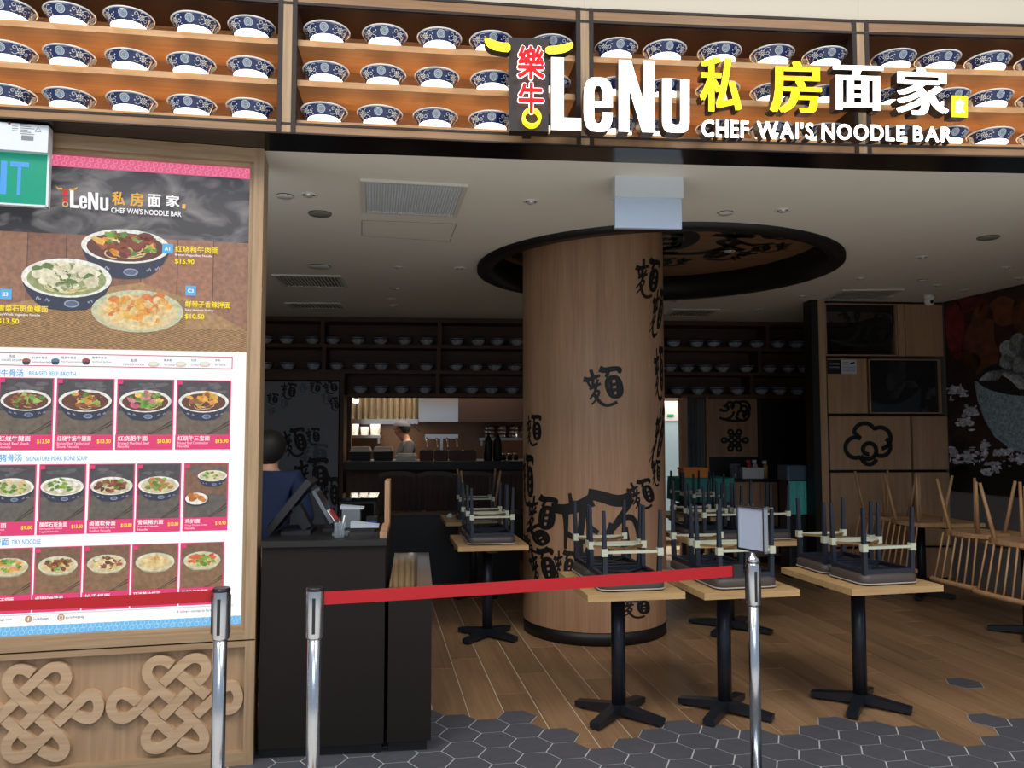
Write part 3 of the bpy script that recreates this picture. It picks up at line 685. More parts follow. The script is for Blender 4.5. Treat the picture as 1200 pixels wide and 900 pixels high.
def pbowl(m, cx, cz, w_, k, body, rimc, soup, tops, asp=.42, nb=16, deco=True, dep=1.0):
    rx, rz = w_ / 2, w_ / 2 * asp
    m.cc = body; P = [(cx + rx, cz)] + [(cx + rx * x, cz - w_ * y * dep) for x, y in ((.95, .1), (.85, .2), (.68, .31), (.45, .385), (0, .405), (-.45, .385), (-.68, .31), (-.85, .2), (-.95, .1))] + [(cx - rx, cz)]
    m.flat(P, lay(k))
    if deco:
        ell(m, cx + rx * .12, cz - w_ * .315, w_ * .085, w_ * .045, k + 1, W(150, 160, 180)); ell(m, cx + rx * .12, cz - w_ * .315, w_ * .065, w_ * .033, k + 1.5, W(84, 98, 132))
        for sg in (-1, 1):
            m.cc = W(150, 160, 182)
            for q0 in (.42, .62): m.ribbon([(cx + rx * (.06 + sg * (q0 + .1 * t)), cz - w_ * (.29 - .10 * (q0 - .3) + .02 * sin(t * 7))) for t in [i / 6 for i in range(7)]], w_ * .012, lay(k + 1.2), lay(k + 1))
    ell(m, cx, cz, rx, rz, k + 2, rimc); ell(m, cx, cz - rz * .06, rx * .88, rz * .84, k + 3, soup)
    for i in range(nb // 3):
        a0_, r0 = random.uniform(0, 2 * pi), random.uniform(.1, .5); m.cc = random.choice(NOOD) if 'NOOD' in globals() else rimc
        m.ribbon([(cx + rx * r0 * cos(a0_) + rx * .3 * cos(a0_ * 2 + t * 2.2), cz + rz * r0 * sin(a0_) + rz * .3 * sin(a0_ * 2 + t * 2.2)) for t in [j / 6 for j in range(7)]], w_ * .014, lay(k + 3.7), lay(k + 3.5))
    for i in range(nb):
        a, r = random.uniform(0, 2 * pi), sqrt(random.random()) * .66
        c = random.choice(tops); s = random.uniform(.06, .14)
        blob(m, cx + rx * r * cos(a), cz + rz * r * sin(a) + rz * .12, rx * s * 1.3, rz * s * 1.8, k + 4 + i % 3, c, 8, .35, random.uniform(-.6, .6))
# --- hero photograph
hero = MB(); zH1, zH0 = ZR(209.5), ZR(413)
zt = PF.px(284, 285, SVv)[1]
def STEAM():
    m = bpy.data.materials.new('backlit_steam_print'); m.use_nodes = True; nt = m.node_tree; b = nt.nodes['Principled BSDF']
    tc = nd(nt, 'ShaderNodeTexCoord'); mp = nd(nt, 'ShaderNodeMapping'); mp.inputs['Scale'].default_value = (3.2, 1, 5.5); no = nd(nt, 'ShaderNodeTexNoise'); no.inputs['Scale'].default_value = 1.6; no.inputs['Detail'].default_value = 6; no.inputs['Distortion'].default_value = .9
    cr = nd(nt, 'ShaderNodeValToRGB'); cr.color_ramp.elements[0].position = .46; cr.color_ramp.elements[1].position = .86; cr.color_ramp.elements[0].color = (*lin((48, 44, 50)), 1); cr.color_ramp.elements[1].color = (*lin((158, 152, 152)), 1)
    nt.links.new(tc.outputs['Object'], mp.inputs[0]); nt.links.new(mp.outputs[0], no.inputs['Vector']); nt.links.new(no.outputs['Fac'], cr.inputs[0]); nt.links.new(cr.outputs[0], b.inputs['Emission Color']); b.inputs['Emission Strength'].default_value = 1; b.inputs['Base Color'].default_value = (.03, .03, .03, 1)
    return m
MB().flat([(uL, zt), (uR, zt), (uR, zH1), (uL, zH1)], lay(1)).build('printed_steam', STEAM(), mb)
npl = 7
for i in range(npl):                                             # printed table boards
    c = random.choice([(150, 104, 78), (164, 116, 88), (134, 90, 66), (158, 108, 80)])
    a, b = uL + (uR - uL) * i / npl, uL + (uR - uL) * (i + 1) / npl
    rect(hero, a, zH0, b - .004, zt, 2, W(*c)); rect(hero, b - .004, zH0, b, zt, 2, W(84, 54, 40))
zm = ZR(360)
hero.cc = W(172, 132, 84); hero.flat([(uL, zH0), (uR, zH0), (uR, ZR(388)), (UX(215), ZR(352)), (UX(160), ZR(336)), (UX(60), ZR(352)), (uL, ZR(372))], lay(5))
for i in range(46):                                              # woven mat
    z = zH0 + (ZR(388) - zH0) * 1.0 * i / 20 + .004
    if z > ZR(345): break
    x0 = uL if z < ZR(372) else UX(60) * 1.0; x1 = uR if z < ZR(388) else UX(215)
    for j in range(34):
        a = x0 + (x1 - x0) * (j + .5 * (i % 2)) / 34; rect(hero, a, z, a + (x1 - x0) / 34 * .52, z + .005, 6, W(128, 92, 52))
def hb(px, py, wpx): u, z = PF.px(px, py, SVv); return u, z, PF.px(px + wpx / 2, py, SVv)[0] - PF.px(px - wpx / 2, py, SVv)[0]
BEEF, GRN, ORG, NOOD = [W(128, 54, 30), W(160, 78, 42), W(104, 40, 22)], [W(120, 160, 60), W(86, 132, 44), W(160, 186, 90)], [W(228, 150, 48), W(236, 176, 70)], [W(232, 208, 150), W(222, 190, 126)]
u, z, ww = hb(148, 289, 104); pbowl(hero, u, z, ww, 8, NAVY, CREAM, W(92, 42, 22), BEEF * 3 + ORG + GRN, .42, 44)
u2, z2 = PF.px(175, 293, SVv); [blob(hero, u2 + random.uniform(-.025, .025), z2 + random.uniform(-.015, .015), .013, .009, 17, random.choice(GRN), 8, .4) for _ in range(9)]
u, z, ww = hb(79, 326, 106); pbowl(hero, u, z, ww, 9, NAVY, CREAM, W(150, 160, 104), [W(236, 228, 200), W(214, 206, 170), W(96, 120, 60), W(228, 220, 190)], .48, 60)
u, z, ww = hb(162, 365, 108); pbowl(hero, u, z, ww, 10, W(150, 152, 116), W(196, 200, 164), W(222, 200, 150), NOOD * 3 + ORG * 2 + [W(216, 120, 52)] * 3, .5, 70, False, .55)
YEL, WHT = Wp(255, 232, 40), Wp(250, 250, 250)
for (px, py, code, cn_, en, pr_) in ((197, 292, 'A1', '红烧和牛肉面', 'Braised Wagyu Beef Noodle', '$15.90'), (224, 341, 'C3', '鲜带子香辣拌面', 'Spicy Japanese Scallop', '$10.50'), (8, 345, 'B3', '雪菜石斑鱼螺面', 'Sea Whelk Vegetable Noodle', '$13.50')):
    u, z = PF.px(px, py, SVv); rect(hero, u - .024, z - .024, u + .024, z + .024, 20, Wp(72, 176, 232)); tfit(hero, code, u - .014, z - .01, .018, 21, WHT, .02)
    du = {'A1': .035, 'C3': -.024, 'B3': -.03}[code]; dz = 0 if code == 'A1' else -.068
    tfit(hero, cn_, u + du, z + dz - .014, .032, 20, YEL, .018, .21); tfit(hero, en, u + du, z + dz - .036, .014, 20, WHT, .01, .22); tfit(hero, pr_, u + du, z + dz - .075, .028, 20, YEL, .02)
# printed shop logo
pm_ = lambda x0, y0, x1, y1, s=.06: [PF.px(x0, y1, SVv), PF.px(x1, y1 + s * (x1 - x0), SVv), PF.px(x1, y0 + s * (x1 - x0), SVv), PF.px(x0, y0, SVv)]
def ptext(m, body, b, k, c, off=0, sx=0): m.cc = c; put_text(m, body, pm_(*b), lay(k), off, sx)
GOLD = Wp(236, 176, 72)
for P_, b in ((L_, (83, 224, 93, 244)), (N_, (104, 226, 116, 246)), (u_, (118, 232, 128, 247))):
    hero.cc = WHT; hero.flat(unit(P_, pm_(*b)), lay(20))
ef = quadmap(pm_(94, 230, 103, 245))
E_loc = [((1, .45), (1, .64), (.98, .8), (.9, .92), (.74, .99), (.5, 1), (.26, .99), (.1, .92), (.02, .8), (0, .64), (0, .45)), ((.64, .56), (.64, .7), (.63, .76), (.6, .82), (.55, .84), (.5, .845), (.45, .84), (.4, .82), (.37, .76), (.36, .7), (.36, .56)),
         ((0, .45), (0, .36), (.02, .2), (.1, .08), (.26, .01), (.5, 0), (.74, .01), (.9, .08), (.98, .2), (1, .36)), ((.36, .45), (.36, .3), (.37, .24), (.4, .18), (.45, .16), (.5, .155), (.55, .16), (.6, .18), (.63, .24), (.64, .36))]
VV = [ef(p) for g_ in E_loc for p in g_]; hero.cc = WHT; hero.add([(p[0], lay(20), p[1]) for p in VV], fs)
ptext(hero, '樂', (74, 222, 81, 230), 20, Wp(220, 50, 44), .03); ptext(hero, '牛', (74, 231, 81, 238), 20, Wp(220, 50, 44), .04)
cu, cz = PF.px(77.5, 240, SVv); hero.cc = GOLD; hero.ribbon(arc(cu, cz, .011, 100, 440, 16), .005, lay(20), lay(19.5))
for hp in ([(66, 218), (69, 221), (74, 221), (74, 223), (69, 223)], [(82, 222), (87, 222), (92, 220), (90, 223), (82, 224)]): hero.cc = GOLD; hero.flat([PF.px(x, y, SVv) for x, y in hp], lay(20))
for ch, b, c in (('私', (132, 225, 147, 241), GOLD), ('房', (153, 226, 169, 242), GOLD), ('面', (174, 228, 189, 243), WHT), ('家', (195, 229, 211, 242.5), WHT)): ptext(hero, ch, b, 20, c, .02, .02)
ptext(hero, "CHEF WAI'S NOODLE BAR", (131, 243.5, 213, 250), 20, WHT, .02); rect(hero, *PF.px(214, 245, SVv), *PF.px(218, 240, SVv), 20, GOLD)
hero.build('printed_photograph', m_bl, mb)
# --- pink scale band and blue footer band
for nm, z1, z0, c, c2, rr in (('pink_scale_band', zT, ZR(209.5), (224, 92, 132), (246, 170, 192), .02), ('blue_scale_band', ZR(721), zB, (104, 182, 232), (190, 226, 246), .02)):
    b = MB(); rect(b, uL, z0, uR, z1, 1, Wp(*c)); x = uL + .02; i = 0
    while x < uR - .02:
        for zc in (z0 + (z1 - z0) * .3, z0 + (z1 - z0) * .75):
            for r_ in (.017, .010):
                if zc + r_ < z1 and zc - r_ > z0: b.cc = Wp(*c2); b.ribbon(arc(x + .011 * (i % 2), zc, r_, 0, 360, 14), .0016, lay(2), lay(1.8))
            i += 1
        x += .036
    b.build(nm, m_blp, mb)
# --- choice bar, section titles, footer
fb = MB(); RED, BLU, GRY = Wp(196, 40, 80), Wp(70, 168, 222), Wp(60, 60, 66)
y0, y1 = ZR(433), ZR(418.5); fb.cc = RED
for a, b_, c, d in ((UX(-15), y0, UX(271), y0 + .004), (UX(-15), y1 - .004, UX(271), y1), (UX(271) - .004, y0, UX(271), y1)): rect(fb, a, b_, c, d, 1, RED)
def FT(body, x, y, h, c, off=0, wm=None): 
    u, z = PF.px(x, y, SVv); tfit(fb, body, u, z, h, 2, c, off, wm)
FT('汤底', 10, 419, .014, GRY, .01); FT('CHOICE OF SOUP', 2, 423, .01, GRY, .01, .085); FT('面类', 153, 424, .014, GRY, .01); FT('CHOICE OF NOODLE', 144, 428, .01, GRY, .01, .095)
for x, t1, t2, c in ((28, '红烧牛骨汤', 'Authentic Braised Beef Broth', (150, 84, 50)), (62, '酸菜牛骨汤', 'Pickled Vegetable Beef Broth', (66, 120, 140)), (98, '香辣牛骨汤', 'Spicy Braised Beef Broth', (160, 50, 40))):
    u, z = PF.px(x + 3, 424, SVv); ell(fb, u, z + .005, .018, .012, 2, W(*c)); fb.cc = NAVY; fb.flat([(u + .018, z), (u + .01, z - .014), (u - .01, z - .014), (u - .018, z)], lay(3))
    FT(t1, x + 10, 420.5, .012, GRY, .01, .075); FT(t2, x + 10, 425, .008, GRY, .008, .09)
for x, t1, t2 in ((176, '粗米粉', 'Thick Vermicelli'), (208, '拉面', 'La Mian'), (236, '米粉', 'Rice Noodle')):
    u, z = PF.px(x + 4, 427, SVv); ell(fb, u, z, .026, .014, 2, W(206, 200, 190)); ell(fb, u, z + .003, .02, .009, 3, W(232, 226, 210)); FT(t1, x + 16, 423.5, .012, GRY, .01, .05); FT(t2, x + 16, 428.5, .008, GRY, .008, .05)
FT('红烧牛骨汤', -17, 441, .034, BLU, .018, .158); FT('BRAISED BEEF BROTH', 34, 440, .02, BLU, .012, .2)
FT('招牌猪骨汤', -19, 541, .034, BLU, .018, .158); FT('SIGNATURE PORK BONE SOUP', 31, 540, .02, BLU, .012, .26)
FT('干捞面', -17, 640, .034, BLU, .018, .095); FT('DRY NOODLE', 14, 638, .02, BLU, .012, .12)
rect(fb, uL, ZR(709), uR - .04, ZR(708), 2, Wp(206, 206, 210))
FT('A culinary concept by Paradise', 207, 719, .014, GRY, .005, .18); FT('paradisegp.com', -13, 729, .014, GRY, .005, .1); FT('paradisegp', 39, 727.5, .014, GRY, .005, .07); FT('paradisegpsg', 77, 725.5, .014, GRY, .005, .08)
for x, y in ((33.5, 725.5), (71.5, 723.5)):
    u, z = PF.px(x, y, SVv); ell(fb, u, z, .016, .016, 2, Wp(190, 146, 106), 18)
    if x < 40: tfit(fb, 'f', u - .004, z - .009, .018, 3, WHT, .02)
    else: rect(fb, u - .008, z - .008, u + .008, z + .008, 3, WHT); rect(fb, u - .006, z - .006, u + .006, z + .006, 4, Wp(190, 146, 106))
fb.build('printed_lettering', m_blp, mb)
# --- dish cards
PINK = Wp(224, 40, 108)
rows = [([(-3, 62), (65, 133), (136, 203), (206, 270)], 446, 526.5, 509, [('红烧牛腱面', 'Braised Beef Shank Noodle', '12.50'), ('红烧牛筋牛腱面', 'Braised Beef Tendon and Shank Noodle', '13.50'), ('红烧肥牛面', 'Braised Marbled Beef Noodle', '10.80'), ('红烧牛三宝面', 'Braised Beef Combination Noodle', '15.90')]),
        ([(-11, 45), (48, 103), (106, 160), (162, 214), (217, 269)], 542, 620.5, 605, [('云吞面', 'Signature Pork Wanton', '9.80'), ('酸菜石斑鱼面', 'Garoupa with Pickled Vegetable Noodle', '13.50'), ('卤猪软骨面', 'Braised Pork Rib with Scallion Noodle', '10.80'), ('雪菜猪扒面', 'Preserved Vegetable Noodle', '10.80'), ('鸡扒面', 'Crispy Chicken Cutlet Noodle', '10.90')]),
        ([(-11, 44), (46, 101), (103, 157), (159, 213), (215, 266)], 634, 706, 686, [('火山牛干捞面', 'Dry Noodle', '7.90'), ('卤猪软骨拌面', 'Braised Pork Rib with Scallion', '9.90'), ('抄手拌面', 'Pork Wanton in Chilli Vinaigrette', '8.90'), ('开洋葱油拌面', 'Dried Shrimp and Scallion', '6.80'), ('红烧牛腩干捞面', 'Braised Beef Dry Noodle', '13.50')])]
BRN = [W(122, 66, 38), W(148, 86, 48), W(96, 50, 30)]
pal = [[BRN * 3 + GRN, BRN * 2 + ORG + GRN, [W(206, 92, 128), W(226, 128, 150), W(236, 200, 90)] + GRN, BRN + ORG * 2 + GRN],
       [NOOD + GRN + [W(200, 190, 160)], [W(236, 230, 218)] * 3 + GRN, BRN * 4 + GRN, [W(176, 112, 60), W(196, 134, 76)] * 2 + GRN, GRN * 3 + NOOD],
       [[W(226, 160, 130), W(216, 140, 70)] + GRN + ORG, BRN * 3 + GRN + ORG, NOOD + BRN + [W(236, 220, 190)], NOOD * 3 + [W(206, 150, 84)], [W(196, 74, 44), W(216, 104, 56)] * 2 + GRN]]
for r, (xs, yt, yb, yc, dishes) in enumerate(rows):
    for k, (x0, x1) in enumerate(xs):
        c = MB(); a, b = UX(x0), UX(x1); zt_, zb_, zc_ = ZR(yt), ZR(yb), ZR(yc); wd = b - a
        rect(c, a, zb_, b, zt_, 1, PINK)
        bgd = (66, 62, 66) if r < 2 and k < 4 else (122, 86, 60)
        rect(c, a + .006, zc_, b - .006, zt_ - .004, 2, W(*bgd)); rect(c, a + .006, zc_, b - .006, zc_ + (zt_ - zc_) * (.42 if r < 2 else .6), 3, W(*[(104, 90, 76), (92, 84, 76), (134, 98, 66)][r]))
        for i in range(6 if r < 2 else 0): blob(c, a + wd * random.uniform(.2, .8), zt_ - (zt_ - zc_) * random.uniform(.08, .22), wd * .12, wd * .04, 4, W(96, 92, 94), 10, .4)
        for d in (0, .02): c.cc = W(52, 34, 26); c.flat([(a + wd * (.55 + d * 2), zc_), (a + wd * (.58 + d * 2), zc_), (b - .006, zc_ + (zt_ - zc_) * (.26 - d * 3)), (b - .006, zc_ + (zt_ - zc_) * (.23 - d * 3))], lay(4))
        cx, cz = (a + b) / 2, zc_ + (zt_ - zc_) * .6
        soup = [W(96, 48, 26), W(206, 196, 160), W(218, 196, 146)][r]
        if r == 1 and k == 4:
            pbowl(c, a + wd * .64, zc_ + (zt_ - zc_) * .76, wd * .66, 5, NAVY, CREAM, soup, pal[1][4], .4, 12); ell(c, a + wd * .3, zc_ + (zt_ - zc_) * .33, wd * .27, wd * .16, 14, NAVY); ell(c, a + wd * .3, zc_ + (zt_ - zc_) * .345, wd * .25, wd * .14, 15, CREAM)
            for _ in range(12): blob(c, a + wd * (.3 + random.uniform(-.15, .15)), zc_ + (zt_ - zc_) * (.36 + random.uniform(-.06, .06)), wd * .07, wd * .05, 16, random.choice([W(186, 106, 46), W(206, 130, 60)]), 8)
        elif r < 2: pbowl(c, cx, cz, wd * .92, 5, NAVY, CREAM, soup, pal[r][k], .46, 34)
        else: pbowl(c, cx, cz, wd * .84, 5, W(176, 174, 140), W(212, 212, 184), soup, pal[r][k], .5, 34, False, .7)
        rect(c, a + .008, zt_ - .024, a + .028, zt_ - .006, 16, PINK)
        if 1: rect(c, a, zb_, b, zc_, 17, PINK)
        hh = zc_ - zb_; t1, t2, pr_ = dishes[k]
        tfit(c, t1, a + .012, zc_ - hh * .42, min(.026, hh * .34), 18, WHT, .015, wd * .58); wsplit = t2.split(' '); h2 = len(wsplit) // 2 + 1
        tfit(c, ' '.join(wsplit[:h2]), a + .012, zc_ - hh * .64, hh * .16, 18, Wp(250, 210, 225), .01, wd * .55); tfit(c, ' '.join(wsplit[h2:]) or 'Noodle', a + .012, zc_ - hh * .86, hh * .16, 18, Wp(250, 210, 225), .01, wd * .5)
        tfit(c, '$' + pr_, b - wd * .27, zc_ - hh * .6, min(.022, hh * .3), 18, YEL, .02, wd * .24)
        c.build('menu_card', m_bl, mb)
# --- carved panel below
cp = thing('carved_knot_panel', 'pale oak wall panel carved with endless knots under the menu board', 'carved panel', borg, PF.a)
m_pale2 = WOOD('carved_oak', (212, 182, 148), (182, 150, 118), 'x', .55, .8); m_pale2z = WOOD('carved_ground', (190, 158, 124), (160, 130, 100), 'z', .55, .7)
zc1 = zMid - .008; zc0 = .0
for a, b, c, d in ((uOL, uL - .01, zc0, zc1), (uO - .045, uO, zc0, zc1)): MB().box(a, b, -.02, .2, c, d).build('frame_stile', m_frameoakz, cp)
zi1 = PF.px(280, 757)[1]; zi0 = PF.px(280, 880)[1]
MB().box(uL - .01, uO - .045, -.02, .2, zi1, zc1).build('frame_rail', m_frameoak, cp); MB().box(uL - .01, uO - .045, -.02, .2, zc0, zi0).build('frame_rail', m_frameoak, cp)
MB().box(uOL + .01, uO - .01, .05, .2, zMid - .0075, zMid - .0005).build('shadow_gap', m_black, cp)
MB().box(uL - .01, uO - .045, .02, .2, zi0, zi1).build('ground_panel', m_pale2z, cp)
kn = [[(738, 507), (840, 408), (872, 388), (915, 390), (942, 425), (930, 468), (895, 500)], [(782, 422), (745, 398), (700, 400), (665, 440), (675, 490), (782, 580)], [(815, 460), (940, 562)], [(862, 532), (735, 658)],
      [(705, 545), (600, 650), (560, 668), (520, 655), (500, 605), (525, 560), (570, 548), (632, 595)], [(655, 630), (782, 735)], [(700, 690), (662, 735), (665, 780), (700, 805), (745, 795), (865, 680)],
      [(808, 620), (905, 700), (932, 745), (920, 790), (880, 800), (815, 765)], [(890, 648), (985, 560), (1020, 520), (1065, 515), (1088, 570), (1062, 622), (1020, 628), (972, 600)]]
kp = MB()
for s_, (dx, dy) in enumerate(((0, 0), (-632, 40), (-1264, 80))):
    for i, st in enumerate(kn):
        pts = [PF.px(.2583 * (x + dx), 670 + .2583 * (y + dy), .0) for x, y in st]
        if max(p[0] for p in pts) < uL + .0: continue
        if min(p[0] for p in pts) < uL - .01: continue
        pts = smoothp(pts, 2) if len(pts) > 2 else pts
        MB().ribbon(pts, .045, -.012 + .002 * (i % 3), .022).build('knot_band', m_pale2, cp)
# ============================================================ EXIT SIGNS
m_box = M('white_sign_housing', (214, 220, 226), .35, var=.03); m_exit = M('green_exit_face', (0, 120, 96), .35, emit=(0, 140, 108), es=.5, var=.05); m_exl = M('exit_letters', (90, 140, 190), .35, emit=(92, 165, 226), es=.62, var=0)
ex = Fr(onz(20, 141.5, HC), 13)
eo = thing('exit_sign', 'green lit EXIT sign with grey housing hung under the soffit', 'exit sign', ex.w(0, 0, 0), ex.a)
e0, e1 = ex.px(-95, 200)[0], ex.px(55, 200)[0]; ez1 = HC - .012; ez2 = ex.px(30, 177)[1]; ez3 = ex.px(30, 237)[1]
MB().box(e0, e1, 0, .06, ez2, ez1).build('housing', m_box, eo)
pn = MB().box(e0 + .012, e1 - .004, .035, .055, ez3, ez2).build('green_panel', m_exit, eo)
MB().box(e0 + .012, e1 - .004, .03, .06, ez3 - .008, ez3).box(e1 - .01, e1, .03, .06, ez3 - .008, ez2).build('edge_trim', m_box, pn)
xs_ = [(-86, -60), (-52, -24), (1, 8.5), (12, 34)]
for ch, (a, b) in zip('EXIT', xs_):
    a_, b_ = ex.px(a if ch != 'X' else -30, 190, .033)[0], ex.px(b if ch != 'X' else -7, 190, .033)[0]
    if ch == 'E': a_, b_ = ex.px(-62, 190, .033)[0], ex.px(-40, 190, .033)[0]
    q = [(a_, ex.px(20, 226)[1]), (b_, ex.px(20, 226)[1]), (b_, ex.px(20, 187)[1]), (a_, ex.px(20, 187)[1])]
    put_text(MB(), ch, q, .034, .01).build('exit_letter', m_exl, eo)
lab_ = MB(); m_labt = M('grey_label_print', (120, 126, 132), .5, var=0)
for i in range(6): u, z = ex.px(24, 146 + i * 2.2); lab_.flat([(u, z), (u + .03 + .014 * (i % 3), z), (u + .03 + .014 * (i % 3), z + .0035), (u, z + .0035)], -.0008)
for i in range(3): u, z = ex.px(14, 148 + i * 2.6); lab_.flat([(u, z), (u + .025, z), (u + .025, z + .003), (u, z + .003)], -.0008)
u, z = ex.px(25, 164); lab_.flat([(u, z), (u + .05, z), (u + .05, z + .022), (u, z + .022)], -.0008); lab_.build('rating_label', m_labt, eo)
tri = MB(); u, z = ex.px(41, 154); tri.ribbon([(u, z), (u + .026, z), (u + .013, z + .02), (u, z)], .003, -.001, 0); tri.build('warning_triangle', m_labt, eo)
u, z = ex.px(11, 143); MB().lathe([(.007, -.001), (.007, 0)], 12, (u, 0, z - .005), ax='y').build('maker_mark', M('maroon_mark', (120, 40, 60), .5, var=0), eo)
o2 = Fr(onz(760, 207, HC), 4)
s2 = thing('blank_sign_box', 'pale blank back of a hanging sign box before the pillar', 'sign box', o2.w(0, 0, 0), o2.a)
a, b = o2.px(721, 240)[0], o2.px(801, 240)[0]; zh = o2.px(760, 231)[1]; zl = o2.px(760, 266)[1]
MB().box(a, b, 0, .08, zh, HC).build('housing', m_box, s2); MB().box(a + .004, b - .004, .025, .055, zl, zh).build('panel', M('pale_blue_panel', (196, 210, 228), .3, var=.02), s2)
for t in (.08, .92): MB().lathe([(.004, -.003), (.004, 0)], 10, (a + (b - a) * t, 0, zh + .012), ax='y').build('screw', m_white, s2)
# ============================================================ QUEUE BARRIERS
m_chrome = M('brushed_steel', (200, 204, 210), .22, 1, var=.05, scale=80); m_cap = M('dark_cap', (30, 30, 34), .35); m_belt = M('red_webbing', (176, 10, 24), .65, var=.06, scale=300, bump=.15)
def post(px, label, head=False, lean=(0, 0)):
    p = onz(px[0], px[1], 1.0); t = thing('queue_barrier_post', label, 'barrier post', (p[0], p[1], 0), radians(6)); t.scale = (1, 1, 1.036)
    MB().lathe([(.16, 0), (.16, .012), (.15, .022), (.05, .035), (.032, .04)], 36).build('base', m_chrome, t)
    MB().lathe([(.0255, .03), (.0255, .88)], 24).build('tube', m_chrome, t)
    c = MB().lathe([(.030, .78), (.0325, .785), (.0325, .955), (.030, .965)], 24).build('cassette', m_chrome, t)
    MB().box(-.006, .006, -.0345, -.031, .80, .93).box(-.0345, -.031, -.01, .01, .80, .94).box(.031, .0345, -.01, .01, .80, .94).build('belt_slot', m_cap, c)
    if not head: MB().lathe([(.0335, .953), (.0335, .963), (.03, .967)], 24).build('top_cap', m_cap, t)
    return t, p
t1, p1 = post((369.5, 688), 'chrome barrier post holding the near end of the red belt')
t2, p2 = post((259.5, 689), 'chrome barrier post standing before the carved knot panel')
t3, p3 = post((882, 659), 'chrome barrier post with a framed card holder on top', True)
def belt(name, a, b, z0, z1, h, sag, label, h1=None):
    h0_ = h; m = MB(); n = 16; d = [b[0] - a[0], b[1] - a[1]]; vs = []
    for i in range(n + 1):
        s = i / n; z = z0 + (z1 - z0) * s - sag * 4 * s * (1 - s); x, y = a[0] + d[0] * s, a[1] + d[1] * s
        h = (h0_ + ((h1 or h0_) - h0_) * s); vs += [(x, y - .001, z - h / 2), (x, y - .001, z + h / 2), (x, y + .001, z + h / 2), (x, y + .001, z - h / 2)]
    f = [(4 * i + q, 4 * i + (q + 1) % 4, 4 * i + 4 + (q + 1) % 4, 4 * i + 4 + q) for i in range(n) for q in range(4)] + [(0, 1, 2, 3), (4 * n, 4 * n + 1, 4 * n + 2, 4 * n + 3)]
    m.add(vs, f); return tag(m.build(name, m_belt), label, 'barrier belt')
b1 = belt('barrier_belt', (p1[0] + .035, p1[1]), (p3[0] - .064, p3[1]), .958, .963, .05, .006, 'red webbing belt stretched across the shop opening')
MB().box(-.028, .02, -.012, .012, -.03, .03).build('belt_end_clip', m_cap, b1, (p3[0] - .068, p3[1], .963), radians(10))
pe = onz(-60, 700, .93); b2 = belt('barrier_belt', (p2[0] - .035, p2[1]), (-2.2, 2.75), .97, .985, .046, .006, 'red webbing belt running in front of the menu board', .03)
hd = thing('card_holder', 'grey framed card holder clipped on the barrier post', 'sign holder', (p3[0], p3[1], 1.0), radians(-62))
MB().lathe([(.0325, 0), (.03, .02), (.012, .035), (.012, .05)], 20).build('socket', m_chrome, hd)
MB().box(-.085, .085, -.012, .012, .05, .06).box(-.085, .085, -.012, .012, .245, .255).box(-.085, -.076, -.012, .012, .05, .255).box(.076, .085, -.012, .012, .05, .255).build('frame', m_chrome, hd)
MB().box(-.076, .076, -.004, .004, .06, .245).build('blank_card', M('blank_card', (176, 186, 206), .5, var=.03), hd)
# ============================================================ COUNTER
m_cnt = M('black_brown_laminate', (25, 19, 17), .6, var=.12, scale=60, spec=.25); m_gls = M('black_glass_top', (14, 14, 15), .06, var=0, coat=.6)
CT = Fr(onz(449, 888, 0), 7); zC = 1.06; cl0 = -.6
ct = thing('cash_counter', 'black brown cashier counter beside the menu board', 'counter', CT.w(0, 0, 0), CT.a)
MB().box(cl0, 0, .02, .7, .06, zC - .03).build('body', m_cnt, ct); MB().box(cl0, .006, .0, .7, zC - .03, zC).build('worktop', m_black, ct)
MB().box(cl0, -.01, .06, .66, 0, .06).build('kickboard', m_black, ct)
eb = thing('counter_end_board', 'oak upright board at the end of the cashier counter', 'board', CT.w(0, 0, 0), CT.a); MB().box(-.022, .004, .46, .7, zC, zC + .26).build('board', m_oakz, eb); MB().box(-.03, .004, .06, .46, zC, zC + .03).build('edge_block', m_oakz, eb)
LC = Fr(onz(505, 885, 0), 7); zL = .81
lc = thing('glass_top_counter', 'low black side counter with a mirror-like glass top', 'counter', LC.w(0, 0, 0), LC.a)
MB().box(-.215, 0, .03, 1.2, .06, zL - .02).build('body', m_cnt, lc); MB().box(-.215, .004, .02, 1.2, zL - .02, zL).build('glass_top', m_gls, lc); MB().box(-.21, -.02, .06, 1.15, 0, .06).build('kickboard', m_black, lc)
m_dkpl = M('dark_plastic', (34, 34, 38), .4, var=.05); m_scr = M('screen_glass', (20, 22, 28), .1, var=0); m_grpl = M('grey_plastic', (112, 118, 126), .4, var=.05)
def slab(cx, cz, v, L, th, wd, ang, name, mat, par):
    """thin slab seen edge-on: long side tilted by ang in the u-z plane, wd deep"""
    a = radians(ang); dx, dz = cos(a) * L / 2, sin(a) * L / 2; nx, nz = -sin(a) * th / 2, cos(a) * th / 2
    return MB().prism([(cx - dx + nx, cz - dz + nz), (cx - dx - nx, cz - dz - nz), (cx + dx - nx, cz + dz - nz), (cx + dx + nx, cz + dz + nz)], v - wd / 2, v + wd / 2).build(name, mat, par)
pos = thing('cash_register', 'tilted touch screen till on the cashier counter', 'cash register', CT.w(0, 0, 0), CT.a)
u, z = CT.px(343, 602, .35)[0], zC + .149; s_ = slab(u, z, .35, .33, .035, .3, 52, 'till_screen', m_dkpl, pos)
slab(u - .0165, z + .0129, .35, .28, .006, .26, 52, 'screen_glass', m_scr, s_)
u, z = CT.px(354, 622, .35); slab(u, zC + .082, .35, .13, .05, .1, 118, 'stand', m_dkpl, pos); MB().box(u - .09, u + .06, .22, .48, zC + .0005, zC + .02).build('base', m_dkpl, pos)
cdv = thing('customer_display', 'small grey customer display leaning by the till', 'display', CT.w(0, 0, 0), CT.a)
